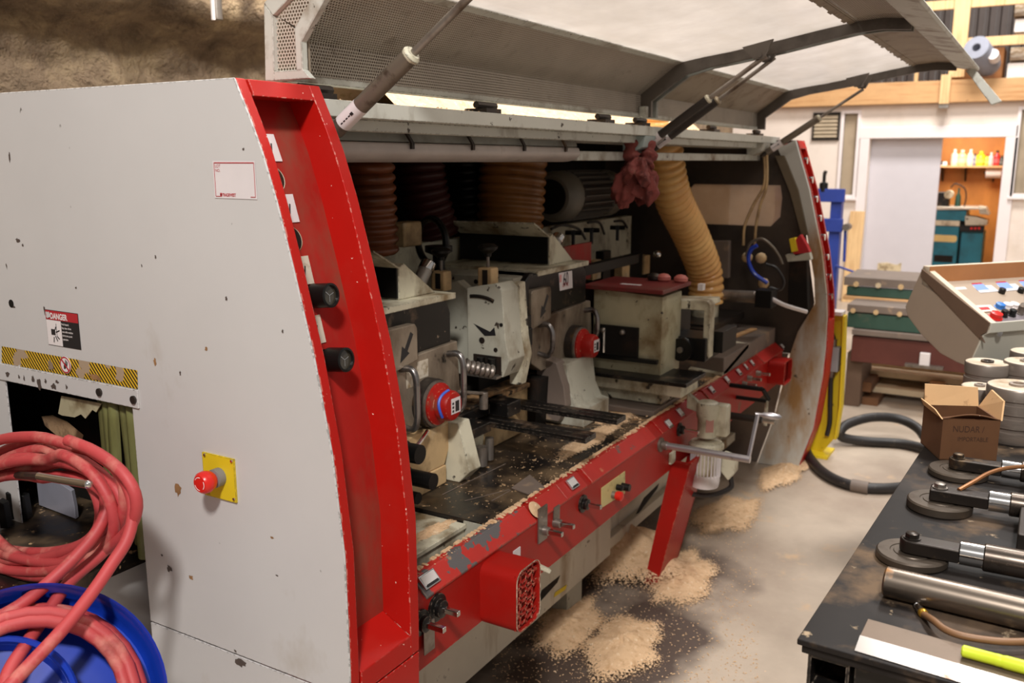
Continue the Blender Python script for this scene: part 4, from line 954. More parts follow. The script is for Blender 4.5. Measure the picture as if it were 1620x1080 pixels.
# red curved leg and the grey bed side under the rail
def leg_y(z): return 1.036 + .115 * ((.51 - z) / .51)
def leg_b(z): return leg_y(z) + .074 - .022 * ((.51 - z) / .51)
LX0, LX1 = 3.03, 3.24
zs = [.51 - .51 * k / 8 for k in range(9)]
b = MB(); b.px(LX0, LX0 + .02, [(leg_y(z), z) for z in zs] + [(leg_b(z), z) for z in zs[::-1]]); b.px(LX0 + .02, LX1, [(leg_y(z), z) for z in zs] + [(leg_y(z) + .016, z) for z in zs[::-1]]); b.px(LX1 - .02, LX1, [(leg_y(z), z) for z in zs] + [(leg_b(z), z) for z in zs[::-1]])
b.build('rail_leg', m_redrail, mach, bevel=.002)
b = MB(); b.box(XB + .02, LX0 - .08, 1.31, 1.33, .125, .66); b.box(LX0 - .08, XC - .05, 1.36, 1.38, .125, .66); b.box(XB + .02, XC - .05, 1.33, 2.1, .125, .17); b.box(XB + .02, XC - .05, 1.136, 1.33, .55, .60)
m_bedside = M('bed_side_paint', (206, 198, 180), .5, layers=[((140, 112, 76), 4, .55, .75, 5, (2.2, 1, .5)), ((96, 78, 58), 18, .66, .72, 3, (1, 1, 1))], var=.06)
bs = b.build('bed_side', m_bedside, mach, bevel=.003)
for (x0, y0, x1, y1) in ((846, 955, 882, 915), (1006, 812, 1040, 768)):
    a, c = at(x0, y0, Y=1.309), at(x1, y1, Y=1.309)
    b = MB(); b.prism([(a.x, 1.309, a.z - .004), (a.x + .03, 1.309, a.z - .010), (c.x, 1.309, c.z - .014), (c.x + .02, 1.309, c.z + .004), ((a.x + c.x) / 2 - .03, 1.309, (a.z + c.z) / 2 + .016)], (0, .0015, 0)); b.build('hand_slot', m_dark, bs, smooth=0)
q = [at(x, y, Y=1.3085) for x, y in ((876, 945), (895, 932), (897, 924), (878, 937))]; MB().quad(q).build('yellow_mark', m_yel, bs, smooth=0)
for X in (2.66, 1.6, 4.2): MB().box(X, X + .12, 1.345, 1.50, 0, .126).build('bed_foot', m_grey, mach, bevel=.004)
# ---------------------------------------------------------------- bed (black table) and chip bed
BZ = .680
ce = at(772, 824, Z=BZ).x
b = MB(); b.px(ce - .02, ce + 1.0, [(1.174, BZ), (1.174, BZ - .03), (2.1, BZ - .03), (2.1, BZ)]); b.build('bed_table', m_bed, mach, bevel=.002)
b = MB(); b.box(ce + 1.002, XC, 1.174, 2.1, BZ - .02, BZ - .004); b.build('chip_tray', m_beddust, mach, smooth=0)
b = MB(); q = [at(x, y, Z=BZ + .001) for x, y in ((809, 773), (838, 752), (862, 772), (836, 783))]; b.prism([(p.x, p.y, BZ + .001) for p in q], (0, 0, .004)); b.build('bed_plate', m_greyb, mach, bevel=.001)
for (x0, y0, x1, y1) in ((735, 792, 806, 774), (700, 782, 800, 733), (778, 792, 808, 775)):
    a, c = at(x0, y0, Z=BZ + .0008), at(x1, y1, Z=BZ + .0008)
    MB().bar(a, c, .0025, .001).build('bed_joint', m_greyb, mach, smooth=0)
# infeed step of the bed
zf = .60
b = MB(); b.box(XB, ce - .03, 1.174, 2.1, zf - .02, zf); b.build('infeed_floor', m_pale, mach, smooth=0)
b = MB(); b.box(XB + .14, ce - .022, 1.235, 1.60, zf, BZ - .012); b.box(XB + .14, ce - .022, 1.228, 1.60, BZ - .024, BZ - .01); b.build('infeed_step', m_pale, mach, bevel=.003)
b = MB(); b.box(ce - .022, ce + .12, 1.176, 1.24, zf, BZ - .004); b.build('bed_corner', m_grey, mach, bevel=.002)
b = MB(); b.box(XB + .005, XB + .16, 1.172, 1.30, zf, zf + .03); b.build('black_stop', m_black, mach, bevel=.002)
# thrown sawdust on the bed
def crumbs(name, n, reg, z, par=None, s=(.002, .006), seed=1, m=m_saw):
    rnd = random.Random(seed); b = MB()
    for i in range(n):
        x, y = reg(rnd); r = rnd.uniform(*s); a = rnd.random() * PI
        d = V((math.cos(a), math.sin(a), 0)); e = V((-d.y, d.x, 0)); c = V((x, y, z + r * .25))
        b.add([c - d * r, c - e * r * .45, c + d * r, c + e * r * .45, c + V((0, 0, r * .5))], [(0, 1, 4), (1, 2, 4), (2, 3, 4), (3, 0, 4)])
    o = b.build(name, m, par, smooth=0, kind='stuff'); return o
def loose(rnd):
    return ce + 1.0 * rnd.random() ** .8, 1.18 + .5 * rnd.random() ** 1.5
crumbs('wood_chips', 420, loose, BZ, mach, (.001, .0032), 3)
crumbs('wood_chips', 900, lambda r: (ce + 1.02 + 1.1 * r.random(), 1.18 + .45 * r.random()), BZ - .004, mach, (.003, .010), 4)
crumbs('wood_chips', 220, lambda r: (XB + .02 + 3.2 * r.random(), 1.142 + .03 * r.random()), RI, mach, (.0015, .004), 5)
crumbs('wood_chips', 260, lambda r: (XB + .02 + 3.2 * r.random(), 1.218 + .04 * r.random()), 1.7165, mach, (.0015, .005), 6)
# mounds of dust
def mound(name, par, cx, cy, z, rx_, ry_, h, seed, kind='stuff', **k):
    rnd = random.Random(seed); ph = [rnd.random() * 6 for _ in range(6)]
    b = MB(); nr, na = 12, 40; vs = [(cx, cy, z + h)]
    for i in range(1, nr + 1):
        t = i / nr
        for j in range(na):
            a = 2 * PI * j / na; w_ = 1 + .16 * math.sin(2 * a + ph[0]) + .10 * math.sin(5 * a + ph[1]) + .05 * math.sin(9 * a + ph[2])
            hh = h * (1 - t) ** 1.3 * (1 + .12 * math.sin(4 * a + 9 * t + ph[3])) + .004 * math.sin(13 * a + ph[4]) * math.sin(17 * t) * (1 - t)
            vs.append((cx + rx_ * t * w_ * math.cos(a), cy + ry_ * t * w_ * math.sin(a), z + max(hh, .0004 if t < 1 else .0002)))
    fs = [(0, 1 + j, 1 + (j + 1) % na) for j in range(na)]
    for i in range(nr - 1):
        for j in range(na):
            q = (j + 1) % na; fs.append((1 + i * na + j, 1 + (i + 1) * na + j, 1 + (i + 1) * na + q, 1 + i * na + q))
    b.add(vs, fs); o = b.build(name, m_sawedge, par, smooth=180, kind=kind, **k)
    at_ = o.data.attributes.new('cover', 'FLOAT', 'POINT'); at_.data[0].value = 1
    for i in range(nr):
        for j in range(na): at_.data[1 + i * na + j].value = max(0, .62 * (1 - ((i + 1) / nr) ** 1.6))
    return o
mound('dust_heap', mach, 2.62, 1.25, BZ, .30, .07, .012, 3); mound('dust_heap', mach, 2.9, 1.30, BZ - .004, .14, .10, .02, 5); mound('dust_heap', mach, 4.2, 1.34, BZ, .45, .16, .05, 8)
mound('dust_heap', mach, 2.42, 1.52, .82, .20, .05, .02, 6); mound('dust_heap', mach, 1.75, 1.28, BZ - .012, .15, .04, .008, 9)
# ---------------------------------------------------------------- spindle units with handled cover plates
def spindle_unit(X0, X1, YF, zt, zm, zb, hubx, hubz, label_60=False):
    u = MB()
    r = .03
    u.py(YF + .012, YF + .20, [(X0, zm), (X0, zt - r), (X0 + .01, zt - .01), (X0 + r, zt), (X1 - .05, zt), (X1 - .015, zt - .015), (X1, zt - .05), (X1, zm)])
    cov = u.build('spindle_cover', m_blk, mach, bevel=.006)
    b = MB(); b.py(YF, YF + .05, [(X0 + .02, zm - .006), (X1 + .015, zm + .006), (X1 + .03, zb + .06), (X1 + .02, zb + .02), (X1 - .09, zb - .02), (X0 + .12, zb - .02), (X0 + .02, zb + .035)])
    b.build('cover_plate', m_plate, cov, bevel=.004)
    b = MB(); b.py(YF + .05, YF + .14, [(X0 + .03, zm), (X1, zm), (X1 + .01, zb + .03), (X0 + .03, zb + .03)]); b.build('bearing_block', m_dsteel, cov, bevel=.004)
    # raised tab with the direction arrow
    b = MB(); b.py(YF - .016, YF + .012, [(X0 + .02, zm - .03), (X0 + .02, zt - .055), (X0 + .03, zt - .047), (X0 + .15, zt - .047), (X0 + .16, zt - .06), (X0 + .16, zm - .01)])
    tab = b.build('arrow_tab', m_plate, cov, bevel=.004)
    c = V((X0 + .115, YF - .0166, (zm + zt) / 2 - .035)); b = MB(); b.bar(c + V((.018, 0, .035)), c + V((-.012, 0, -.012)), .014, .0008, up=(0, 1, 0)); b.quad([c + V((-.035, 0, -.038)), c + V((.006, 0, -.018)), c + V((-.026, 0, .006))]); b.build('rotation_arrow', m_inkk, tab, smooth=0)
    # U handles
    for hx in (X0 + .10, X1 - .035):
        za, zc = zm - .025, zb + .045
        pts = spline([V((hx, YF, za)), V((hx, YF - .035, za + .004)), V((hx, YF - .052, za - .02)), V((hx, YF - .054, (za + zc) / 2)), V((hx, YF - .052, zc + .02)), V((hx, YF - .035, zc - .004)), V((hx, YF, zc))], 5)
        MB().tube(pts, .0095, 10).build('handle', M('handle_dull_chrome', (150, 146, 144), .28, .9, layers=[((70, 60, 54), 14, .5, .68, 4, (1, 1, 1), .5)]), cov)
    # red end cap of the spindle
    c = V((hubx, YF, hubz)); ax_ = (0, -1, 0)
    b = MB(); b.lathe([(.070, -.01), (.070, .03), (.064, .032)], c, ax_, 28); hb = b.build('hub_ring', m_dsteel, cov)
    MB().lathe([(.066, .030), (.066, .038), (.060, .040)], c, ax_, 28).build('hub_ring_rim', m_steel, hb)
    MB().lathe([(.060, .038), (.060, .046), (.050, .050), (.044, .054), (.043, .086), (.039, .093), (.030, .096)], c, ax_, 28).build('red_cap', m_redrail, hb)
    MB().obox(c + V((.004, -.0968, .002)), V((.022, 0, 0)), V((0, .0005, 0)), V((0, 0, .022))).build('cap_label', m_paper, hb, smooth=0)
    MB().obox(c + V((.010, -.0976, .0)), V((.009, 0, 0)), V((0, .0004, 0)), V((0, 0, .015))).build('label_print', m_inkk, hb, smooth=0)
    b = MB()
    for k in range(3): b.obox(c + V((-.010, -.0976, .010 - k * .011)), V((.004, 0, 0)), V((0, .0004, 0)), V((0, 0, .003)))
    b.build('label_print', m_inkk, hb, smooth=0)
    return cov, hb, c
UY = 1.46
cov1, hb1, c1 = spindle_unit(1.775, 2.135, UY, 1.215, 1.075, .845, 1.992, .932)
b = MB(); b.tube([c1 + V((.0445 * math.cos(a), -.075 + .004 * math.sin(a * 3), .0445 * math.sin(a))) for a in [math.radians(95 + 10 * k) for k in range(13)]], .0045, 6); b.build('blue_paint_mark', M('blue_paint', (52, 92, 200), .4), hb1)
for (x0, z0, w_) in ((1.90, 1.02, .04), (1.95, 1.035, .055)): MB().box(x0, x0 + w_ - .004, UY - .001, UY, z0 - .03, z0 + .02).build('worn_sticker', m_lab, cov1, smooth=0)
cov2, hb2, c2 = spindle_unit(2.545, 3.035, UY, 1.225, 1.075, .905, 2.90, .940)
b = MB(); b.py(UY - .008, UY + .02, [(2.525, .90), (2.525, 1.19), (2.545, 1.215), (2.575, 1.235), (2.60, 1.235), (2.565, 1.19), (2.565, .90)]); b.build('cover_edge', m_blk, cov2, bevel=.006)
q = [at(x, y, Y=UY + .010) for x, y in ((886, 460), (906, 455), (905, 428), (884, 432))]
MB().prism(q, (0, .0012, 0)).build('lot_label', m_paper, cov2, smooth=0); lb = [o for o in cov2.children if o.name.startswith('lot_label')][0]
c = (q[0] + q[1] + q[2] + q[3]) / 4 + V((0, -.0014, 0)); w2 = (q[1].x - q[0].x)
text('60', .068, c + V((-w2 * .24, 0, -.016)), (1, 0, 0), (0, 0, 1), m_inkk, lb, sx=.60)
MB().obox(q[3] + V((w2 * .12, -.0014, -.02)), V((w2 * .07, 0, 0)), V((0, .0003, 0)), V((0, 0, .013))).build('red_print', M('faded_red_ink', (214, 150, 150), .6), lb, smooth=0)
text('LOT NO.', .020, q[0] + V((w2 * .16, -.0016, .012)), (1, 0, .0), (0, 0, 1), m_inkr, lb, sx=.62)
# dust hoods above the units
for (Xb, X1_, zA, zB, yf, yb_) in ((1.952, 2.13, 1.312, 1.222, 1.52, 1.80), (2.824, 3.02, 1.335, 1.232, 1.52, 1.90)):
    b = MB(); b.py(yf, yb_, [(Xb + .004, zB), (Xb + .004, zA), (Xb + .03, zA + .01), (X1_, zB)]); hd_ = b.build('dust_hood', m_pale, mach, bevel=.003)
    b = MB(); b.box(Xb - .002, Xb + .006, yf + .004, yb_, zB + .004, zA - .002); b.build('black_flap', m_black, hd_, bevel=.001)
    b = MB(); b.box(Xb - .17, X1_ + .03, yf - .05, yb_, zB - .018, zB); b.build('hood_tray', m_pale, hd_, bevel=.002)
    b = MB(); b.prism([(Xb - .09, yf + .01, zA + .055), (Xb + .01, yf + .0, zA + .0), (Xb + .01, yb_, zA + .0), (Xb - .09, yb_, zA + .05)], (.0, 0, -.006)); b.build('hood_top', m_pale, hd_, smooth=0)
for (a, c) in (((661, 452), (678, 416)), ((874, 392), (884, 374))):
    p, q = at(*a, Y=1.64), at(*c, Y=1.64); p = p - (q - p) * .5; k = MB().cyl(p, q, .022, n=16).build('guide_post', M('satin_steel', (186, 180, 172), .4, .5), mach); MB().lathe([(.0235, -.028), (.0245, -.026), (.0245, 0), (.02, .004)], q, q - p, 16).build('post_cap', m_chrome, k)
# block between the units (pressure shoe carrier)
b = MB(); b.px(2.30, 2.40, [(1.525, .945), (1.395, .945), (1.372, 1.00), (1.385, 1.06), (1.398, 1.215), (1.42, 1.235), (1.525, 1.215)]); ca = b.build('pressure_carrier', m_grey, mach, bevel=.004)
b = MB(); b.px(2.398, 2.44, [(1.392, .90), (1.370, 1.0), (1.382, 1.06), (1.396, 1.228), (1.43, 1.228), (1.43, .90)]); b.build('carrier_side', m_pale, ca, bevel=.003)
for (y, z, r_) in ((1.47, 1.055, .010), (1.42, 1.03, .007), (1.40, 1.11, .006)): MB().cyl((2.3005, y, z), (2.298, y, z), r_, n=12).build('bolt_hole', m_dark, ca)
MB().tube([(2.299, 1.485 - .075 * math.sin(a), 1.162 + .03 * math.cos(a)) for a in [math.radians(-20 + k * 12) for k in range(7)]], .006, 6).build('curved_slot', m_dsteel, ca)
MB().prism([(2.299, 1.50, 1.105), (2.299, 1.44, 1.085), (2.299, 1.425, 1.10), (2.299, 1.42, 1.075), (2.299, 1.46, 1.07)], (.002, 0, 0)).build('oil_stain', m_inkk, ca, smooth=0)
b = MB(); b.box(2.296, 2.302, 1.40, 1.50, .955, 1.01); b.build('lower_recess', m_dark, ca)
for y in (1.425, 1.465): MB().cyl((2.285, y, .962), (2.285, y, 1.005), .013, n=12).build('spring', m_black, ca)
MB().box(2.27, 2.30, 1.40, 1.51, .945, .952).build('spring_seat', m_steel, ca)
def clamp(x, y, z, s=1.0):
    o = MB().box(x - .022 * s, x + .022 * s, y - .026 * s, y + .026 * s, z, z + .062 * s).build('clamp_block', m_tan, mach, bevel=.006)
    MB().box(x - .024 * s, x - .021 * s, y - .012 * s, y + .006 * s, z + .008, z + .056 * s).build('clamp_slot', m_dsteel, o)
    MB().cyl((x, y, z + .06 * s), (x, y, z + .105 * s), .005 * s, n=8).build('clamp_screw', m_steel, o)
    b = MB(); b.lathe([(.01 * s, .095 * s), (.012 * s, .105 * s), (.03 * s, .118 * s), (.032 * s, .126 * s), (.02 * s, .134 * s)], (x, y, z), (0, 0, 1), 12); b.build('clamp_knob', m_black, o)
clamp(2.345, 1.475, 1.215); clamp(2.30, 1.62, 1.20)
b = MB(); b.px(2.36, 2.40, [(1.66, .92), (1.555, .92), (1.548, 1.19), (1.60, 1.225), (1.66, 1.21)]); b.build('rear_carrier', m_grey, mach, bevel=.004)
# pale body behind unit two
b = MB(); b.box(2.50, 2.90, 1.475, 1.85, 1.09, 1.225); b.box(2.52, 2.9, 1.50, 1.85, .95, 1.09); bd = b.build('unit_body', m_grey, mach, bevel=.004)
for (y, z) in ((1.62, 1.205), (1.50, 1.12)): MB().cyl((2.501, y, z), (2.498, y, z), .008, n=10).build('bolt_hole', m_dark, bd)
b = MB(); b.box(2.51, 2.56, 1.44, 1.50, .93, 1.10); b.box(2.515, 2.55, 1.43, 1.48, 1.0, 1.06); b.build('black_latch', m_black, mach, bevel=.004)
# threaded shaft between unit one and the carrier
p, q = at(732, 578, Y=1.42), at(778, 588, Y=1.36)
b = MB(); b.cyl(p, q, .016, n=12); sh = b.build('threaded_shaft', m_dsteel, mach)
for k in range(6): c = p + (q - p) * (k / 6 + .08); MB().lathe([(.019, 0), (.022, .006), (.019, .012)], c, q - p, 14).build('ring', m_steel, sh)
# casting under unit one, ledge with chips, lower castings
b = MB(); b.box(1.80, 2.045, 1.432, 1.60, BZ, .735); b.prism([(1.84, 1.435, .735), (2.04, 1.435, .735), (2.11, 1.435, .86), (1.84, 1.435, .86)], (0, .16, 0)); b.build('bed_casting', m_tan, mach, bevel=.004)
b = MB(); b.px(2.06, 2.12, [(1.40, BZ), (1.36, .72), (1.40, .86), (1.56, .86), (1.56, BZ)]); b.px(2.13, 2.16, [(1.44, BZ), (1.43, .83), (1.56, .83), (1.56, BZ)]); b.px(2.19, 2.25, [(1.44, BZ), (1.43, .80), (1.56, .80), (1.56, BZ)])
b.build('column_casting', m_pale, mach, bevel=.004)
for (x, y, z0_, z1_, r_) in ((2.10, 1.40, BZ, .73, .012), (2.20, 1.41, .69, .75, .018), (2.26, 1.42, .69, .76, .014)): MB().cyl((x, y, z0_), (x, y, z1_), r_, n=12).build('adjusting_screw', m_steel, mach)
b = MB(); b.box(2.30, 2.86, 1.49, 1.51, BZ, .835); b.build('fence_face', m_tan, mach, bevel=.003)
b = MB(); b.box(2.24, 2.95, 1.48, 1.70, .835, .85); b.box(2.3, 2.95, 1.50, 1.56, .850, .856); b.build('fence_ledge', m_beddust, mach, bevel=.003)
b = MB(); b.box(2.42, 2.95, 1.56, 1.62, .85, .93); b.build('dark_fence', m_dark, mach, bevel=.003)
# knee casting and arc chute under unit two
b = MB(); b.px(2.74, 2.95, [(1.33, BZ), (1.33, .745), (1.36, .75), (1.385, .80), (1.40, .90), (1.50, .90), (1.50, BZ)]); b.build('knee_casting', m_grey, mach, bevel=.004)
b = MB(); b.px(2.70, 2.76, [(1.41, .70), (1.38, .76), (1.39, .83), (1.42, .91), (1.50, .93), (1.50, .70)]); b.build('arc_chute', m_greyb, mach, bevel=.004)
b = MB(); b.px(2.62, 2.70, [(1.46, BZ), (1.45, .86), (1.52, .86), (1.52, BZ)]); b.build('dark_pillar', m_dark, mach)
# long flat hold-down bars with their clamps
for (pts, w_) in ((((975, 660), (775, 636)), .075), (((935, 690), (735, 657)), .075)):
    e = at(*pts[0], Z=.80)
    b = MB(); b.box(e.x - .035, e.x - .003, 1.10, 1.52, .792, .803); b.box(e.x + .003, e.x + .035, 1.10, 1.52, .792, .803); b.box(e.x - .035, e.x + .035, 1.10, 1.52, .786, .793); b.build('hold_down_bar', m_blk, mach, bevel=.001)
e = at(720, 628, Y=1.44)
b = MB(); b.box(2.10, 2.45, 1.47, 1.52, .81, .845); b.box(2.34, 2.42, 1.40, 1.50, .805, .85); b.box(2.12, 2.24, 1.40, 1.50, .79, .82); cl = b.build('bar_clamp', m_blk, mach, bevel=.003)
p = at(765, 622, Y=1.42); b = MB(); b.cyl(p + V((0, 0, -.05)), p + V((0, 0, .005)), .014, n=12); b.bar(p, at(767, 614, Y=1.42) + V((-.14, 0, .02)), .014, .01); b.build('clamp_lever', m_steel, cl, bevel=.003)
# left lower: black spindle nuts near the frame
for (x, y, r_, L_) in ((660, 718, .026, .04), (664, 757, .022, .075), (652, 786, .016, .05)):
    p = at(x, y, Y=1.36); b = MB(); b.cyl(p + V((0, .09, 0)), p + V((0, -L_ + .03, 0)), r_, n=18); b.lathe([(r_ * 1.15, .0), (r_ * 1.15, .02)], p + V((0, .06, 0)), (0, -1, 0), 18); b.build('black_spindle_nut', m_black, mach)
MB().tube(spline([at(640, 700, Y=1.40), at(655, 708, Y=1.40), at(668, 694, Y=1.41), at(676, 682, Y=1.42)], 5), .006, 8).build('bent_rod', m_chrome, mach)
# ---------------------------------------------------------------- third unit: tan box, clamps and table
b = MB(); b.px(3.10, 3.30, [(1.472, .80), (1.472, 1.122), (1.19, 1.108), (1.19, .80)]); bx = b.build('feed_gearbox', M('olive_grey_paint', (176, 168, 138), .5, layers=[((120, 100, 66), 6, .5, .72, 6, (1, 1, 1)), ((60, 50, 40), 30, .68, .71, 3, (1, 1, 1))]), mach, bevel=.004)
b = MB(); b.box(3.085, 3.12, 1.28, 1.46, .87, .985); b.build('recess', m_dark, bx, bevel=.002)
MB().cyl((3.08, 1.415, .88), (3.08, 1.415, .975), .007, n=8).build('chrome_pin', m_chrome, bx)
for y in (1.42, 1.34): MB().ball((3.08, y, .965), .012, 10).build('recess_bolt', m_steel, bx)
b = MB(); b.box(3.06, 3.36, 1.175, 1.50, 1.122, 1.138); b.build('red_lid', M('dusty_maroon_lid', (112, 34, 32), .5, layers=[((90, 60, 50), 6, .5, .75, 5, (1, 1, 1))]), bx, bevel=.003)
MB().box(3.14, 3.16, 1.30, 1.38, 1.138, 1.1395).build('paint_scrape', m_white, bx, smooth=0)
for y in (1.20, 1.27, 1.31):
    MB().ball((3.31, y, 1.150), .024, 10, sc=(1, 1.2, .8)).build('lid_clip', M('pink_plastic', (196, 110, 100), .5) if y < 1.3 else m_dsteel, bx)
b = MB(); b.box(3.32, 3.35, 1.115, 1.135, 1.11, 1.135); b.build('white_clip', m_white, bx)
b = MB()
b.px(3.30, 3.36, [(1.285, 1.035), (1.285, 1.065), (1.09, 1.075), (1.075, 1.06), (1.075, .85), (1.10, .85), (1.10, 1.035)])
b.px(3.36, 3.46, [(1.285, 1.045), (1.285, 1.062), (1.09, 1.072), (1.085, 1.05)]); b.build('c_frame', m_pale, mach, bevel=.004)
b = MB(); b.box(3.30, 3.5, 1.22, 1.285, .86, 1.02); b.box(3.28, 3.45, 1.08, 1.25, .84, .93); b.box(3.24, 3.30, 1.23, 1.285, .85, .92); cl3 = b.build('black_clamp', m_black, mach, bevel=.004)
MB().cyl((3.25, 1.17, .885), (3.34, 1.17, .885), .045, n=20).build('clamp_dial', m_black, cl3)
MB().cyl((3.24, 1.17, .885), (3.25, 1.17, .885), .012, n=10).build('dial_screw', m_steel, cl3)
MB().box(3.38, 3.56, 1.045, 1.085, .86, .945).build('black_plate', m_black, cl3, bevel=.002)
MB().box(3.225, 3.235, 1.285, 1.30, .84, .92).build('bright_edge', m_alu, cl3)
b = MB(); b.box(3.02, 3.24, 1.06, 1.50, .797, .812); b.build('feed_table', m_blk, mach, bevel=.003)
b = MB(); b.box(3.06, 3.24, 1.09, 1.48, .745, .795); b.box(3.09, 3.26, 1.18, 1.48, .70, .745); b.build('table_base', m_pale, mach, bevel=.006)
b = MB(); b.box(3.0, 3.5, 1.174, 1.48, BZ - .004, BZ + .018); b.build('rubber_step', m_greyb, mach, bevel=.003)
for k in range(4): MB().box(3.06 + k * .06, 3.08 + k * .06, 1.18, 1.26, BZ + .002 + .006 * k, BZ + .02 + .006 * k).build('rib_step', m_greyb, mach)
b = MB(); p = at(957, 610, Y=1.44); b.cyl(p, p + V((0, -.10, 0)), .02, n=14); b.build('black_roller_end', m_black, mach)
b = MB(); b.cyl((3.03, 1.46, .70), (3.03, 1.46, .83), .018, n=12); b.lathe([(.03, 0), (.03, .012)], (3.03, 1.46, .76), (0, 0, 1), 14); b.build('lift_screw', m_tan, mach)
# arm bar right of hub two
b = MB(); b.box(3.08, 3.12, 1.20, 1.50, .855, .87); b.build('flat_arm', m_black, mach)
# red guard plate, traverse beam, star knobs
q = at(893, 390, Y=1.60); q2 = at(935, 440, Y=1.60)
MB().box(q.x, q2.x, 1.60, 1.61, q2.z, q.z).build('red_guard_plate', m_redd, mach, bevel=.002)
b = MB(); b.box(2.3, 4.5, 1.92, 1.96, 1.08, 1.312); bm_ = b.build('traverse_beam', m_pale, mach, bevel=.003)
b = MB(); b.box(3.2, 3.75, 1.56, 1.60, 1.15, 1.19); b.build('black_arm', m_black, mach, bevel=.002)
p = at(1040, 402, Y=1.56); MB().ball(p, .02, 10).build('arm_bolt', m_chrome, mach)
for (x, y) in ((907, 368), (936, 364), (977, 360)):
    p = at(x, y, Y=1.72)
    b = MB(); b.cyl(p + V((0, 0, -.06)), p, .008, n=8)
    for k in range(4):
        a = k * PI / 2 + .4; b.cyl(p, p + V((math.cos(a) * .035, math.sin(a) * .035, 0)), .010, n=8)
    b.build('star_knob', m_black, mach)
for (x0, x1, y0, y1) in ((938, 951, 413, 440), (985, 996, 408, 440), (1020, 1028, 405, 432)):
    a, c = at(x0, y0, Y=1.66), at(x1, y1, Y=1.66); MB().box(a.x, c.x, 1.66, 1.70, min(a.z, c.z), max(a.z, c.z)).build('guide_rod', m_tan, mach, bevel=.003)
for (x0, x1, y0, y1) in ((955, 966, 398, 442), (998, 1016, 404, 440)):
    a, c = at(x0, y0, Y=1.67), at(x1, y1, Y=1.67); MB().box(a.x, c.x, 1.67, 1.71, min(a.z, c.z), max(a.z, c.z)).build('dark_slide', m_black, mach, bevel=.003)
for pts in (((872, 362), (890, 356), (915, 362), (926, 378)), ((930, 352), (948, 352), (956, 370)), ((972, 350), (985, 350), (992, 360))):
    MB().tube(spline([at(x, y, Y=1.73) for x, y in pts], 5), .006, 6).build('cable', m_rubber, mach)
p = at(683, 382, Y=1.74)
MB().tube([p + V((.018 * math.cos(a) , .07 * math.cos(a), .075 * math.sin(a))) for a in [2 * PI * k / 24 for k in range(25)]], .012, 8).build('handwheel', m_black, mach)
p = at(694, 403, Y=1.70); MB().lathe([(.02, -.06), (.02, 0), (.045, .01), (.045, .03)], p, (0, 0, 1), 14).build('black_knob', m_black, mach)
p = at(646, 370, Y=1.80); MB().box(p.x - .05, p.x + .05, 1.78, 1.84, p.z - .04, p.z + .04).build('dusty_block', m_tan, mach, bevel=.006)
# spindle motor at the back
c = at(918, 308, Y=1.78); ax_ = V((1, 0, 0)); r = .106
b = MB(); b.lathe([(.06, -.28), (.085, -.275), (.095, -.26), (r, -.24), (r, -.17), (r - .006, -.165)], c, ax_, 28); sm = b.build('spindle_motor', M('motor_grey', (104, 98, 86), .5), mach)
MB().cyl(c + ax_ * -.17, c + ax_ * .17, r - .012, n=26).build('motor_core', m_dsteel, sm)
M_fin = M('motor_fin_grey', (84, 78, 70), .55)
for k in range(22):
    a = 2 * PI * k / 22; d = V((0, math.cos(a), math.sin(a))); MB().obox(c + d * (r - .006), ax_ * .16, d * .008, d.cross(ax_) * .003).build('fin', M_fin, sm, smooth=0)
MB().lathe([(r - .01, .16), (r, .165), (r, .26), (.08, .28)], c, ax_, 26).build('rear_bell', M('motor_grey', (104, 98, 86), .5), sm)
MB().lathe([(.072, -.270), (.072, -.2815)], c, ax_, 24).build('fan_opening', m_black, sm, smooth=0)
# corrugated dust hoses
def hose(name, pts, r, pitch, m, par, amp=.007, n=22):
    path = spline(pts, 40); out, rad, acc = [], [], 0
    L_ = [0]
    for p, q in zip(path, path[1:]): L_.append(L_[-1] + (q - p).length)
    N_ = int(L_[-1] / (pitch / 6)); j = 0
    for i in range(N_ + 1):
        s_ = L_[-1] * i / N_
        while j < len(L_) - 2 and L_[j + 1] < s_: j += 1
        t = (s_ - L_[j]) / max(1e-9, L_[j + 1] - L_[j]); out.append(path[j].lerp(path[j + 1], t)); rad.append(r + amp * (abs(math.cos(PI * s_ / pitch)) ** .7 * 2 - 1))
    return MB().tube(out, rad, n).build(name, m, par, smooth=60)
hose('dust_hose', [at(582, 215, Y=1.72), at(582, 260, Y=1.72), at(586, 330, Y=1.72), at(590, 402, Y=1.72)], .072, .030, m_hosedk, mach)
hose('dust_hose', [at(812, 215, Y=1.80), at(812, 257, Y=1.80), at(809, 310, Y=1.80), at(806, 362, Y=1.80)], .125, .034, M('shaded_amber_hose', (150, 100, 52), .35, layers=[((104, 64, 30), 5, .45, .75, 4, (1, 1, 1))]), mach, .008)  # amber hose made darker and browner for the shade up here
hose('dust_hose', [at(660, 200, Y=2.0), at(668, 290, Y=1.98), at(690, 375, Y=1.95)], .085, .03, M('dark_red_hose', (62, 16, 12), .5), mach)
hose('dust_hose', [at(735, 215, Y=2.02), at(740, 300, Y=2.0), at(748, 370, Y=1.98)], .08, .03, m_black, mach)
b = MB(); p = at(808, 364, Y=1.80); b.lathe([(.13, -.03), (.11, 0), (.11, .02)], p, (0, 0, 1), 22); b.build('hose_collar', m_pale, mach)
hD = [at(1046, 180, Y=1.47), at(1050, 240, Y=1.47), at(1064, 310, Y=1.46), at(1092, 370, Y=1.44), at(1112, 420, Y=1.42), at(1117, 450, Y=1.41), at(1116, 478, Y=1.41)]
hose('dust_hose', hD, .079, .034, m_hose, mach, .007, 28)
p = hD[-1]
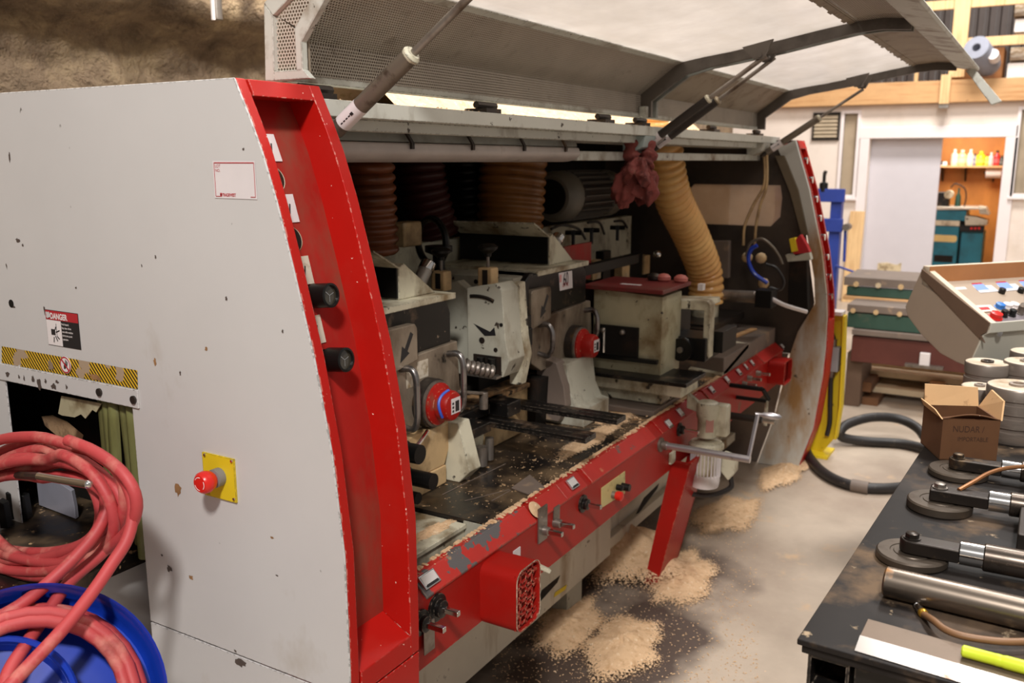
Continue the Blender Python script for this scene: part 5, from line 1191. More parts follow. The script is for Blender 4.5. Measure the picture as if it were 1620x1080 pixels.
b = MB(); b.lathe([(.066, .02), (.066, -.05), (.058, -.16), (.052, -.22)], p, (0, 0, 1), 20); b.build('hose_spigot', m_pale, mach)
# far end details
p = at(1170, 470, X=4.3); q = at(1205, 470, X=4.3)
b = MB(); b.cyl(p + V((0, .12, 0)), q, .030, n=16); cy = b.build('air_cylinder', m_steel, mach); MB().box(q.x - .05, q.x + .05, q.y - .06, q.y + .02, q.z - .045, q.z + .04).build('cylinder_head', m_black, cy, bevel=.004)
MB().tube(spline([at(1193, 464, X=4.28), at(1212, 468, X=4.28), at(1240, 482, X=4.3), at(1276, 493, X=4.4)], 6), .010, 8).build('white_tube', m_white, mach)
MB().tube(spline([at(1198, 388, X=4.45), at(1188, 395, X=4.45), at(1184, 412, X=4.45), at(1193, 432, X=4.45), at(1214, 448, X=4.45)], 6), .010, 8).build('blue_tube', m_blue, mach)
MB().tube(spline([at(1180, 405, X=4.47), at(1187, 385, X=4.47), at(1205, 378, X=4.47), at(1222, 390, X=4.47), at(1233, 406, X=4.47), at(1238, 418, X=4.47)], 6), .007, 8).build('grey_tube', m_strut, mach)
MB().tube(spline([at(1212, 418, X=4.4), at(1228, 424, X=4.4), at(1240, 444, X=4.4), at(1234, 458, X=4.4), at(1218, 455, X=4.4)], 6), .007, 8).build('black_tube', m_rubber, mach)
for (x, y) in ((1182, 407), (1204, 408), (1208, 448)): MB().ball(at(x, y, X=4.5), .028, 10).build('hose_fitting', m_tan, mach)
a, c = at(1247, 375, X=4.52), at(1278, 404, X=4.52)
s_ = MB().prism([at(x, y, X=4.52) for x, y in ((1259, 378), (1266, 371), (1276, 388), (1281, 399), (1258, 406), (1254, 400))], (.05, 0, 0)).build('limit_switch', M('red_switch_body', (176, 34, 40), .4), mach, bevel=.003)
MB().prism([at(x, y, X=4.51) for x, y in ((1248, 378), (1257, 376), (1262, 397), (1252, 399))], (.05, 0, 0)).build('yellow_face', m_yel, s_, bevel=.002)
MB().prism([at(x, y, X=4.52) for x, y in ((1242, 403), (1280, 399), (1283, 411), (1246, 414))], (.05, 0, 0)).build('switch_bracket', m_grey, s_, bevel=.002)
MB().prism([at(x, y, X=4.55) for x, y in ((1248, 412), (1276, 410), (1278, 490), (1246, 480))], (.06, 0, 0)).build('dark_cover', m_dark, mach, bevel=.003)
MB().prism([at(x, y, X=4.50) for x, y in ((1127, 381), (1153, 381), (1152, 440), (1127, 440))], (.04, 0, 0)).build('side_cabinet', m_greyb, mach, bevel=.003)
b = MB(); b.box(3.75, 4.6, 1.15, 1.5, BZ, .76); b.build('outfeed_table', m_greyb, mach, bevel=.004)
b = MB(); b.box(3.95, 4.55, 1.30, 1.75, .80, .84); b.box(4.0, 4.3, 1.28, 1.5, .84, .85); b.build('outfeed_plate', m_dsteel, mach, bevel=.003)
b = MB(); q = at(1165, 575, Y=1.16); b.prism([(q.x - .25, 1.15, .69), (q.x + .15, 1.15, .76), (q.x + .15, 1.3, .77), (q.x - .25, 1.3, .70)], (0, 0, -.02)); b.build('loose_sheet', m_pale, mach, smooth=0)
for k, (x, y, w_) in enumerate(((1160, 535, .25), (1190, 530, .2), (1140, 540, .16))):
    q = at(x, y, Y=1.25); MB().bar(q + V((-w_, .04, 0)), q + V((w_, -.03, .01)), .03, .008).build('wood_splinter', m_wood, mach)
# ================================================================= loose things
from mathutils import noise as mnoise
# red rag knotted on the strut
X0 = 2.99
t = thing('shop_rag', 'dirty red rag knotted round the strut mount in the middle of the machine', 'rag', at(1003, 270, X=X0))
b = MB(); b.tube(spline([at(x, y, X=X0 + d) for x, y, d in ((1003, 262, 0), (998, 244, -.03), (1002, 226, -.02), (1012, 219, .02), (1022, 228, .03), (1026, 246, .02), (1020, 262, 0))], 6), [.028 + .007 * math.sin(k * 1.3) for k in range(37)], 10)
b.build('knot_loop', m_rag, t, smooth=80)
def cloth(c, dirv, L_, r0, r1, seed, folds=5):
    rnd = random.Random(seed); ph = rnd.random() * 6; d = V(dirv).normalized(); a = d.orthogonal().normalized(); e = d.cross(a)
    n, m = 40, 16
    def fn(u, v):
        an = 2 * PI * u; q = 1 + .34 * v * math.sin(folds * an + ph + v * 1.4) + .16 * math.sin((folds + 3) * an + 2 * ph + v * 3)
        r = (r0 + (r1 - r0) * math.sin(min(1, v * 1.25) * PI / 2)) * q * (1 if v < .8 else 1 - (v - .8) * 1.6)
        h = L_ * v * (1 + .16 * math.sin(2 * an + ph))
        p = c + d * h + (a * math.cos(an) + e * math.sin(an) * .75) * r
        return p + mnoise.noise_vector(p * 38 + V((seed, 0, 0))) * .012 * min(1, v * 3) + mnoise.noise_vector(p * 80 + V((0, seed, 0))) * .006
    b = MB(); b.grid(fn, n, m); return b.build('cloth_fold', m_rag, t, smooth=80)
cloth(at(1003, 254, X=X0 - .01), (.1, .42, -1), .150, .020, .052, 3, 4); cloth(at(1014, 252, X=X0 + .01), (.1, -.10, -1), .140, .020, .060, 8, 4); cloth(at(1010, 250, X=X0 - .04), (-.2, .10, -1), .085, .024, .056, 5, 3)
# coil of red air hose on the hold down handle, its two tails run to the reel
cx, cy = 62, 803
pts = []
loops = [(152, 112, 0, .0), (146, 102, -6, .030), (118, 96, 14, .004), (128, 78, -10, .034), (106, 88, 10, .012), (96, 66, -2, .036), (130, 98, -4, .056), (104, 58, 8, .022), (122, 84, 10, .062)]
n = 28
for k, (rx0, ry0, dy, dx) in enumerate(loops):
    nx_ = loops[min(k + 1, len(loops) - 1)]
    for j in range(n):
        a = 2 * PI * j / n; f = (j / n) ** 1
        rx_, ry_, dd, xx = (rx0 + (nx_[0] - rx0) * f, ry0 + (nx_[1] - ry0) * f, dy + (nx_[2] - dy) * f, dx + (nx_[3] - dx) * f)
        x = cx + rx_ * math.sin(a + .3) + 6 * math.sin(2 * a + k * 1.7); y = cy + dd - ry_ * math.cos(a + .3) + 7 * math.sin(2 * a + k * 2.3)
        pts.append(at(x, y, X=.93 + xx))
coil = MB(); coil.tube(spline(pts, 2), .0106, 10)
hc = coil.build('air_hose', m_redhose, None, smooth=80, label='coil of red rubber air hose hanging before the grey end panel', cat='hose')
def tail(px):
    b = MB(); q = [at(x, y, d=d) for x, y, d in px]; b.tube(spline(q, 8), .0108, 10); return b.build('hose_tail', m_redhose, hc, smooth=80)
tail(((150, 716, 1.62), (188, 745, 1.60), (210, 795, 1.58), (203, 848, 1.56), (176, 893, 1.53), (140, 945, 1.49), (95, 1000, 1.44), (48, 1050, 1.40), (12, 1088, 1.37), (-30, 1130, 1.35)))
tail(((164, 770, 1.64), (168, 805, 1.62), (152, 842, 1.60), (118, 882, 1.57), (78, 920, 1.54), (30, 958, 1.50), (-30, 990, 1.47)))
tail(((196, 800, 1.68), (188, 842, 1.66), (160, 876, 1.63), (112, 918, 1.58), (78, 965, 1.53), (42, 1018, 1.47), (14, 1062, 1.42), (0, 1110, 1.39), (-20, 1150, 1.37)))
# blue reel: dished flange, core, and the hose wound on it
rc = at(48, 1132, d=1.44); view = (C0 - rc).normalized(); rax = (view + V((0, 0, .25)) + V((.0, -.1, 0))).normalized()
R_ = .204
t = thing('hose_reel', 'blue plastic hose reel leaning at the lower left in front of the machine', 'reel', (rc.x, rc.y, 0))
b = MB(); b.lathe([(.05, -.045), (R_ * .93, -.045), (R_ * .97, -.035), (R_ * .985, .03), (R_, .034), (R_ * 1.0, .026), (R_ * 1.0, -.05), (.05, -.055)], rc, rax, 64, caps=False); b.build('flange', m_blue, t)
b = MB(); fc = rc + rax * .05 + CR * -.060 + CU * -.012
b.lathe([(.11, -.095), (.112, .0), (.120, .002), (.124, .010), (.120, .016), (.114, .012), (.108, -.030), (.0001, -.034)], fc, rax, 56, caps=False); b.build('core_drum', m_blue, t)
b = MB(); gc = V((rc.x, rc.y, 0))
for s_ in (-1, 1): b.tube([rc - rax * .06 + V((0, 0, 0)), V((rc.x + .12, rc.y + .18 * s_, 0.01))], .012, 8)
b.tube([rc - rax * .06, V((rc.x - .25, rc.y, .01))], .012, 8); b.build('stand', m_dsteel, t)
b = MB(); a1 = rax.orthogonal().normalized(); a2 = rax.cross(a1); pts = []
for k in range(9 * 30):
    a = 2 * PI * k / 30; tt = k / 30
    lay = tt % 3; r = .150 + (.013 if (int(tt) % 2) else 0) + .010 * math.sin(tt * 2.1)
    pts.append(rc + rax * (-.025 + .022 * lay + .004 * math.sin(a * 2)) + (a1 * math.cos(a) + a2 * math.sin(a)) * r)
b.tube(pts, .0112, 8); b.build('wound_air_hose', m_redhose, None, smooth=80, label='red rubber air hose wound on the blue reel', cat='hose')
# floor dust
for k, (x, y, rx_, ry_, h, lab) in enumerate(((985, 885, .42, .36, .16, 'tall heap of sawdust on the floor under the machine behind the red leg'), (985, 1025, .27, .20, .05, 'low round heap of sawdust on the open floor nearest the camera'), (900, 990, .32, .15, .03, 'sawdust spread round the small grey foot of the machine'), (1078, 915, .38, .17, .04, 'sawdust heap at the bottom of the curved red leg'), (1150, 815, .42, .17, .03, 'flat sawdust heap below the white gear motor'), (1240, 748, .40, .16, .04, 'sawdust drift at the foot of the far end frame'))):
    p = at(x, y, Z=0); o = mound('sawdust_heap', None, p.x, p.y, .0008, rx_, ry_, h, 20 + k, label=lab, cat='sawdust', group='sawdust heaps on the floor')
def fl(rnd):
    p = at(780 + 420 * rnd.random() ** 1.1, 790 + 290 * rnd.random(), Z=0); return p.x, p.y
crumbs('floor_chips', 2600, fl, .0006, None, (.0015, .0055), 31)['label'] = 'scattered wood chips over the dirty concrete beside the machine'
bpy.data.objects['floor_chips']['category'] = 'wood chips'
# black suction hose on the floor
b = MB(); HZ_ = .028
pts = [at(x, y, Z=HZ_) for x, y in ((1272, 700), (1280, 722), (1300, 745), (1330, 762), (1370, 771), (1420, 771), (1470, 762), (1520, 740))]
b.tube(spline(pts, 8), .026, 14)
t = thing('suction_hose', 'thick black rubber hose snaking over the floor beside the yellow post', 'hose', (pts[3].x, pts[3].y, 0))
b.build('hose', m_rubber, t, smooth=80)
p, q = at(1347, 767, Z=HZ_), at(1374, 772, Z=HZ_); MB().cyl(p, q, .031, n=16).build('grey_coupling', m_greyb, t)
b = MB(); pts = [at(x, y, Z=z) for x, y, z in ((1520, 740, .03), (1480, 716, .03), (1430, 702, .03), (1372, 698, .03), (1334, 692, .05), (1330, 681, .09), (1345, 669, .12), (1380, 660, .14), (1420, 662, .13), (1450, 676, .10), (1468, 700, .06), (1490, 740, .03))]
b.tube(spline(pts, 8), .027, 14); b.build('hose', m_rubber, t, smooth=80)
# yellow post with its switch box
XY = 5.0
q = [at(x, y, X=XY) for x, y in ((1308, 492), (1337, 497), (1335, 560), (1331, 640), (1323, 690), (1300, 716), (1270, 724), (1290, 620))]
t = thing('yellow_post', 'yellow steel guard post with a grey switch box behind the far red frame', 'post', (XY, q[0].y, 0))
b = MB(); b.prism(q, (.012, 0, 0)); b.build('plate', m_yel, t, bevel=.002)
b = MB(); b.prism([q[1], q[2], q[3], q[4]] + [p + V((0, -.012, 0)) for p in (q[4], q[3], q[2], q[1])], (-.07, 0, 0)); b.build('flange', m_yel, t, bevel=.002)
b = MB(); b.box(XY - .1, XY + .1, q[5].y - .05, q[5].y + .1, 0, .012); b.build('foot', m_yel, t)
b = MB(); b.box(XY - .08, XY + .02, q[1].y - .0, q[1].y + .12, q[1].z + .002, q[1].z + .022); b.build('white_cap', m_white, t, bevel=.004)
c = at(1317, 565, X=XY - .03)
sb = MB().box(c.x - .03, c.x + .03, c.y - .038, c.y + .038, c.z - .075, c.z + .06).build('switch_box', M('grey_switch_box', (150, 150, 150), .5), t, bevel=.006)
MB().cyl(c + V((0, 0, .06)), c + V((0, 0, .10)), .018, n=12).build('gland', m_steel, sb); MB().cyl(c + V((0, 0, -.11)), c + V((0, 0, -.075)), .020, n=12).build('gland', m_steel, sb)
MB().box(c.x - .033, c.x - .03, c.y + .005, c.y + .034, c.z + .01, c.z + .03).build('box_label', m_white, sb)
MB().tube(spline([c + V((0, .04, .22)), c + V((0, .02, .15)), c + V((0, 0, .10))], 6), .013, 8).build('cable', m_rubber, t)
MB().tube(spline([c + V((0, 0, -.11)), c + V((0, -.005, -.25)), c + V((0, -.01, -.36)), c + V((0, .0, -.44))], 6), .013, 8).build('cable', m_rubber, t)
# ---------------------------------------------------------------- steel table
TZ = .90; TH = math.radians(-2.55)
U = V((math.cos(TH), math.sin(TH), 0)); W = V((math.sin(TH) * 1.0, -math.cos(TH), 0)); T0 = V((1.275, .260, TZ))
def tp(u, v, z=0): return T0 + U * u + W * v + V((0, 0, z))
m_top = M('oily_table_plate', (31, 27, 25), .55, 0, spec=.22, layers=[((104, 84, 64), 8, .52, .70, 7, (1, 1, 1), .7), ((74, 66, 62), 2.2, .5, .75, 5, (1, 1, 1), .5), ((164, 144, 118), 24, .66, .72, 5, (1, 1, 1), .8)], var=.3)
t = thing('steel_table', 'heavy black steel work table covered with tools at the right', 'table', tp(1.2, .6, -TZ))
TL, TW = 2.3, 1.2
def tb(u0, u1, v0, v1, z0, z1): return MB().prism([tp(u0, v0, z0), tp(u1, v0, z0), tp(u1, v1, z0), tp(u0, v1, z0)], (0, 0, z1 - z0))
tb(0, TL, 0, TW, -.010, 0).build('top_plate', m_top, t, bevel=.002)
tb(.006, TL, .006, TW, -.024, -.012).build('under_plate', m_top, t, bevel=.002)
def tubeframe(u0, v0, u1, v1, w_=.06, h_=.06, z=-.085, th=.005):
    p, q = tp(u0, v0, z + h_ / 2), tp(u1, v1, z + h_ / 2); d = (q - p).normalized(); s_ = d.cross(V((0, 0, 1))); b = MB()
    b.bar(p + V((0, 0, h_ / 2 - th / 2)), q + V((0, 0, h_ / 2 - th / 2)), w_, th); b.bar(p - V((0, 0, h_ / 2 - th / 2)), q - V((0, 0, h_ / 2 - th / 2)), w_, th)
    b.bar(p + s_ * (w_ / 2 - th / 2), q + s_ * (w_ / 2 - th / 2), th, h_); b.bar(p - s_ * (w_ / 2 - th / 2), q - s_ * (w_ / 2 - th / 2), th, h_)
    return b.build('frame_tube', m_blk, t, smooth=0)
tubeframe(.012, .045, TL, .045); tubeframe(.012, TW - .04, TL, TW - .04); tubeframe(.05, .08, .05, TW - .08, w_=.05); tubeframe(TL - .04, .08, TL - .04, TW - .08)
for (u, v) in ((.14, .09), (.14, TW - .09), (TL - .1, .09), (TL - .1, TW - .09)):
    p = tp(u, v, -.085); MB().box(p.x - .03, p.x + .03, p.y - .03, p.y + .03, 0, p.z).build('leg', m_blk, t, bevel=.004)
# three roller arms
m_disc = M('rusty_roller_steel', (88, 78, 68), .4, .6, layers=[((70, 58, 48), 12, .5, .7, 5, (1, 1, 1), .6)], var=.15)
m_darm = M('dark_oiled_steel', (58, 52, 48), .32, .75, layers=[((120, 98, 72), 14, .58, .72, 5, (1, 1, 1), .6)], var=.2)
AX = V((.02, -1, 0)).normalized()
def roller(px, py, r, lab, arm0, arm1, cyl_r, square=False, th=.016):
    c = at(px, py, Z=TZ + th); t = thing('press_roller', lab, 'press roller', (c.x, c.y, TZ), 'press rollers laid out on the steel table')
    c = V((c.x, c.y, TZ))
    b = MB(); b.lathe([(r - .002, .0005), (r, .003), (r, th - .003), (r - .003, th), (r * .62, th), (r * .60, th - .0015), (r * .52, th - .0015), (r * .50, th), (.0001, th)], c, (0, 0, 1), 40, caps=False); b.build('roller_disc', m_disc, t)
    hb = .024; z0 = TZ + th + .001; w_ = cyl_r * .82
    s_ = AX.cross(V((0, 0, 1))); e0 = V((c.x, c.y, z0)) - AX * .002; e1 = e0 + AX * arm1
    poly = [e0 + s_ * w_ + AX * .002, e1 + s_ * w_, e1 - s_ * w_, e0 - s_ * w_ + AX * .002]
    if not square: poly += [e0 - AX * (w_ * math.sin(a)) - s_ * (w_ * math.cos(a)) for a in [PI * k / 8 for k in range(1, 8)]]
    else: poly += [e0 - AX * w_ * .9 - s_ * w_, e0 - AX * w_ * .9 + s_ * w_]
    ar = MB().prism(poly, (0, 0, hb)).build('arm', m_darm, t, bevel=.003)
    b = MB(); top = e0 + V((0, 0, hb)); b.lathe([(.0145, 0), (.0145, .002)], top, (0, 0, 1), 18); b.lathe([(.0115, .002), (.0115, .0095), (.009, .011)], top, (0, 0, 1), 6); b.build('bolt_head', m_darm if not square else m_steel, ar)
    zc = V((0, 0, hb / 2 + .002)); a0 = e1 + zc
    MB().cyl(a0, a0 + AX * .036, cyl_r * .86, n=24).build('bright_collar', m_chrome, t)
    MB().lathe([(cyl_r - .002, .036), (cyl_r, .038), (cyl_r, .36), (cyl_r - .003, .362)], a0, AX, 26).build('round_shank', M('oiled_shank_steel', (96, 86, 78), .26, .85, layers=[((44, 38, 34), 7, .48, .66, 5, (1, 1, 1), .4), ((150, 112, 70), 22, .68, .72, 4, (1, 1, 1), .6)], var=.1), t)
    b = MB(); sh = a0 + AX * .2; b.box(sh.x - .012, sh.x + .012, sh.y - .02, sh.y + .02, TZ, sh.z - cyl_r + .002); b.build('rest', m_dsteel, t)
roller(1443, 872, .060, 'press roller nearest the camera on the black table, with a brown bolt head', 0, .078, .024)
roller(1487, 790, .062, 'square ended press roller with a shiny nut, second of the three on the table', 0, .090, .024, True, .020)
roller(1516, 741, .062, 'farthest press roller on the black table, next to the cardboard box', 0, .088, .023)
# steel round bar, knife, hose, highlighter, block
p = at(1399, 919, Z=TZ + .025); r = .0245; t = thing('steel_bar', 'thick round steel bar lying on the black table', 'bar', (p.x, p.y, TZ))
p.z = TZ + r + .001
b = MB(); b.lathe([(.012, 0), (r - .003, 0), (r, .003), (r, .5)], p, AX + V((-.06, 0, 0)), 36); b.build('bar', M('brushed_round_steel', (132, 120, 108), .30, .9, layers=[((70, 60, 52), 5, .5, .75, 5, (6, 1, 6), .4), ((150, 112, 76), 14, .64, .72, 4, (1, 1, 1), .6)], var=.12), t)
a, c = at(1373, 979, Z=TZ + .008), at(1352, 1027, Z=TZ + .003)
d = (at(1620, 1048, Z=TZ + .008) - a); d.z = 0; d.normalize(); m_ = a.lerp(c, .62); a.z = m_.z = TZ + .009; c.z = TZ + .0015
E_ = d * .42
t = thing('planer_knife', 'long steel planing blade with a bright polished edge lying near the table corner', 'knife', (a.x, a.y, TZ))
b = MB(); z0 = TZ + .0008; b.prism([V((a.x, a.y, z0)), a, m_, V((m_.x, m_.y, z0))], E_); b.build('knife_back', M('rusty_knife_steel', (120, 104, 90), .42, .6, layers=[((84, 62, 46), 8, .5, .7, 5, (1, 1, 1), .6)], var=.1), t, bevel=.0008)
b = MB(); b.prism([V((m_.x, m_.y, z0)), m_, c, V((c.x, c.y, z0))], E_); b.build('polished_bevel', M('polished_bevel_steel', (196, 190, 184), .26, .9, layers=[((140, 110, 92), 9, .60, .68, 5, (1, 1, 1), .4)], var=.03), t)
p = at(1521, 1029, Z=TZ + .018); q = at(1625, 1057, Z=TZ + .018); p.z = q.z = TZ + .0185
t = thing('highlighter', 'yellow highlighter pen lying on the flat knife', 'pen', (p.x, p.y, TZ + .009))
m_hl = M('neon_yellow_plastic', (214, 232, 50), .4, var=.02)
d = (q - p).normalized(); b = MB(); b.lathe([(.006, 0), (.0085, .002), (.0085, .043), (.0088, .044), (.0088, .05)], p, d, 18); b.build('cap', m_hl, t); b = MB(); b.lathe([(.0082, .050), (.0094, .056), (.0094, .13), (.007, .132)], p, d, 18); b.build('barrel', m_hl, t)
pts = [at(x, y, Z=TZ + .007) for x, y in ((1462, 972), (1476, 990), (1494, 1004), (1520, 1014), (1560, 1021), (1600, 1024), (1660, 1022))]
for p in pts: p.z = TZ + (.007 if p.x > 1.43 else .016)
t = thing('grease_hose', 'thin brown hose with a brass and steel fitting beside the round bar', 'hose', (pts[0].x, pts[0].y, TZ))
MB().tube(spline(pts, 8), .0055, 10).build('hose', M('brown_rubber_hose', (128, 92, 60), .5), t, smooth=80)
d = (at(1446, 950, Z=TZ + .008) - pts[0]).normalized(); d.z = 0
MB().lathe([(.0062, 0), (.0075, .002), (.0075, .008), (.006, .010)], pts[0], d, 14).build('brass_ring', M('brass', (206, 160, 60), .3, .8), t)
MB().lathe([(.0062, .010), (.0062, .020), (.0045, .022), (.0045, .028), (.0055, .029), (.0035, .036)], pts[0], d, 14).build('steel_fitting', m_chrome, t)
b = MB(); q = at(1606, 878, Z=TZ); b.box(q.x, q.x + .15, q.y - .10, q.y, TZ + .0005, TZ + .042)
t = MB().box(q.x, q.x + .15, q.y - .10, q.y, TZ + .0005, TZ + .042).build('steel_block', m_dsteel, None, bevel=.003, label='square dark steel block at the right edge of the table', cat='block')
MB().cyl((q.x + .07, q.y - .03, TZ + .0405), (q.x + .07, q.y - .03, TZ + .0428), .012, n=16).build('bored_hole', m_black, t)
pts = [at(1517, 775, Z=TZ + .045), at(1540, 762, Z=TZ + .055), at(1565, 748, Z=TZ + .064), at(1595, 740, Z=TZ + .066), at(1640, 737, Z=TZ + .05)]
MB().tube(spline(pts, 6), .0045, 8).build('thin_rod', M('copper_brown_rod', (140, 92, 52), .45, .4), None, label='thin brown tube lying across the two farther press rollers', cat='tube')
# cardboard box
A, B_ = at(1486, 727, Z=TZ + .001), at(1576, 730, Z=TZ + .001)
e = (B_ - A); wd = e.length; e.normalize(); f = V((-e.y, e.x, 0))
if f.x < 0: f = -f
hh = at(1495, 664, X=A.x).z - TZ; dp = .13
t = thing('cardboard_box', 'open brown cardboard box with raised flaps standing on the black table', 'box', (A + B_) / 2)
def bb(u0, u1, v0, v1, z0, z1): return MB().prism([A + e * u0 + f * v0 + V((0, 0, z0)), A + e * u1 + f * v0 + V((0, 0, z0)), A + e * u1 + f * v1 + V((0, 0, z0)), A + e * u0 + f * v1 + V((0, 0, z0))], (0, 0, z1 - z0))
wl = .004
fr_ = bb(0, wd, 0, wl, 0, hh).build('front_wall', m_card, t); bb(0, wd, dp, dp + wl, 0, hh).build('back_wall', m_card, t); bb(0, wl, wl, dp, 0, hh).build('side_wall', m_card, t); bb(wd - wl, wd, wl, dp, 0, hh).build('side_wall', m_card, t); bb(0, wd, 0, dp, 0, .003).build('bottom', m_card, t)
k0 = A + f * dp + V((0, 0, hh)); MB().prism([k0, k0 + e * wd, k0 + e * wd + f * .015 + V((0, 0, .044)), k0 + e * .002 + f * .015 + V((0, 0, .050))], f * .004).build('back_flap', m_cardl, t)
k0 = A + e * wd + V((0, 0, hh)); MB().prism([k0, k0 + f * dp, k0 + f * dp * .9 + e * .02 + V((0, 0, .046)), k0 + f * .03 + e * .014 + V((0, 0, .040))], e * .004).build('side_flap', m_cardl, t)
k0 = A + V((0, 0, hh)); MB().prism([k0, k0 + f * dp, k0 + f * dp * .9 + e * -.012 + V((0, 0, .02)), k0 + f * .03 + e * -.008 + V((0, 0, .016))], e * -.003).build('side_flap', m_cardl, t)
b = MB(); b.grid(lambda u, v: k0 + e * (wd * u) + f * (-.0005 + .055 * v) + V((0, 0, .001 + .012 * math.sin(PI * u) * (1 - v) - .012 * v)), 10, 4); b.build('front_flap', m_card, t, solid=.003)
text('NUDAR /', .022, A + e * (wd * .18) + f * -.0006 + V((0, 0, hh * .70)), e, (0, 0, 1), M('box_print', (66, 40, 24), .8), fr_, sx=.8)
text('IMPORTABLE', .015, A + e * (wd * .28) + f * -.0006 + V((0, 0, hh * .48)), e, (0, 0, 1), M('box_print', (66, 40, 24), .8), fr_, sx=.8)
# cutter spools
m_spool = M('spool_steel', (150, 138, 128), .38, .5, layers=[((76, 66, 58), 6, .5, .75, 4, (1, 1, 6), .5)], var=.1)
m_ctop = M('pale_spool_top', (206, 190, 168), .5, .1, layers=[((160, 136, 106), 12, .5, .7, 4, (1, 1, 1))])
def spool(px, py, r, X, z0, lab, rings=2, dish=True):
    c = at(px, py, X=X); h = c.z - z0; o = V((c.x, c.y, z0 + .0005)); t = thing('cutter_spool', lab, 'spool', (c.x, c.y, z0), 'metal spools at the far end of the table')
    pr = [(r * .97, 0), (r, .003)]
    for k in range(rings):
        zz = h * (k + 1) / (rings + 1); pr += [(r, zz - .006), (r * .95, zz - .004), (r * .95, zz + .004), (r, zz + .006)]
    pr += [(r, h - .004), (r * .97, h)]
    MB().lathe(pr, o, (0, 0, 1), 30).build('drum', m_spool, t)
    MB().lathe([(r * .96, h + .0002), (r * .90, h + .002), (r * .80, h + .0015), (r * .76, h - .0 + .0004), (.0001, h + .0006)], o, (0, 0, 1), 30, caps=False).build('top_face', m_ctop, t)
    MB().lathe([(r * .30, h), (r * .30, h + .006), (r * .18, h + .0065), (r * .18, h + .001)], o, (0, 0, 1), 16, caps=False).build('hub', m_spool if dish else m_dsteel, t)
    return c
spool(1550, 611, .046, 2.66, TZ, 'low pale topped spool between the cardboard box and the dark spools')
spool(1562, 573, .060, 2.95, TZ, 'pale topped metal spool standing left of the others behind the box', 2, False)
spool(1611, 610, .072, 2.56, TZ, 'big ringed metal spool in front of the group near the right edge', 3)
spool(1624, 572, .060, 2.98, TZ, 'ringed metal spool behind the big front one under the console')
spool(1632, 556, .060, 3.2, TZ, 'hollow topped metal spool farthest back at the right edge')
# ---------------------------------------------------------------- control console
Pc = at(1460.5, 420, X=3.55); wv = V((.777, -.629, 0)); fv = V((-.629, -.777, 0))
def cs(x, y): return at(x, y, pl=(Pc, wv))
CW = .85
t = thing('control_console', 'grey slanted control console with lit displays beyond the table', 'console', (Pc.x + .2, Pc.y - .3, 0))
side = [cs(x, y) for x, y in ((1460.5, 420), (1431.6, 485), (1436, 501), (1455, 527), (1487, 559), (1513, 573), (1531, 580), (1553, 530), (1561, 526), (1567, 510))]
m_cons = M('console_grey_paint', (164, 146, 128), .5, var=.04)
m_consf = M('console_pale_paint', (222, 218, 202), .5, var=.03)
pA, pB = cs(1469, 430), cs(1566, 512)
body = side[:7] + [side[7]]
lowt = [p - V((0, 0, .02)) for p in (side[-1], side[0])]
b = MB(); b.prism(side[:8] + [side[8]] + [side[9] - V((0, 0, .012)), side[0] - V((0, 0, .045))], wv * CW); cb = b.build('console_body', m_cons, t, bevel=.004)
b = MB(); b.prism([side[7], side[8], side[9], side[9] + fv * .006, side[8] + fv * .01, side[7] + fv * .008, side[6] + fv * .004, side[6]], wv * CW); b.build('front_face', m_consf, t, bevel=.003)
b = MB(); th = wv * .025
b.prism([side[0], side[9], side[9] - V((0, 0, .03)), side[0] - V((0, 0, .07))], th); b.prism([p + wv * (CW - .025) for p in (side[0], side[9], side[9] - V((0, 0, .03)), side[0] - V((0, 0, .07)))], th)
b.prism([side[0], side[0] + fv * .03, side[0] + fv * .03 - V((0, 0, .07)), side[0] - V((0, 0, .07))], wv * CW); b.build('raised_rim', M('rim_pale_edge', (214, 196, 172), .5), t, bevel=.002)
k0 = side[0] + fv * .031; MB().prism([k0, k0 + fv * .002, k0 + fv * .002 - V((0, 0, .065)), k0 - V((0, 0, .065))], wv * CW).build('wooden_inside', M('console_inner_wood', (168, 112, 66), .6), t, smooth=0)
b = MB(); b.prism([side[7] + wv * .0, side[8], side[9], side[9] - V((0, 0, .0)), side[0] - V((0, 0, .012)), side[0] - V((0, 0, .04)), side[8] - V((0, 0, .035))], -wv * .006); b.build('dark_side_trim', M('brown_trim', (110, 88, 72), .5), t, smooth=0)
# face plate
f0 = side[0] - V((0, 0, .060)); f1 = side[9] - V((0, 0, .008)); fd = (f1 - f0).normalized(); fn = wv.cross(fd); fn = fn if fn.z > 0 else -fn
b = MB(); b.prism([f0, f1, f1 - fn * .006, f0 - fn * .006], wv * (CW - .02)); b.build('face_plate', M('face_plate_grey', (122, 114, 118), .45, .1), t)
def onf(x, y, d=.002): return at(x, y, pl=(f0 + fn * d, fn))
def fq(name, pts, m, par, d=.002, th=.003): return MB().prism([onf(x, y, d) for x, y in pts], -fn * th).build(name, m, par, smooth=0)
m_scr = M('lit_display', (120, 150, 220), .3, var=0, emit=((150, 180, 250), .25))
def disp(x0, y0, s=1):
    w_ = 24.5
    o = fq('display_frame', ((x0, y0), (x0 + 28, y0 - 1.5), (x0 + 52, y0 + 17), (x0 + 23, y0 + 19.5)), M('display_frame_white', (226, 226, 232), .4), t, .010, .008)
    fq('display_screen', ((x0 + 10, y0 + 7), (x0 + 27, y0 + 6), (x0 + 38, y0 + 14.5), (x0 + 19, y0 + 16)), m_scr, o, .0108, .001)
    fq('red_digits', ((x0 + 8, y0 + 4.6), (x0 + 24, y0 + 3.6), (x0 + 26.5, y0 + 5.8), (x0 + 10.5, y0 + 6.8)), m_inkr, o, .0112, .001)
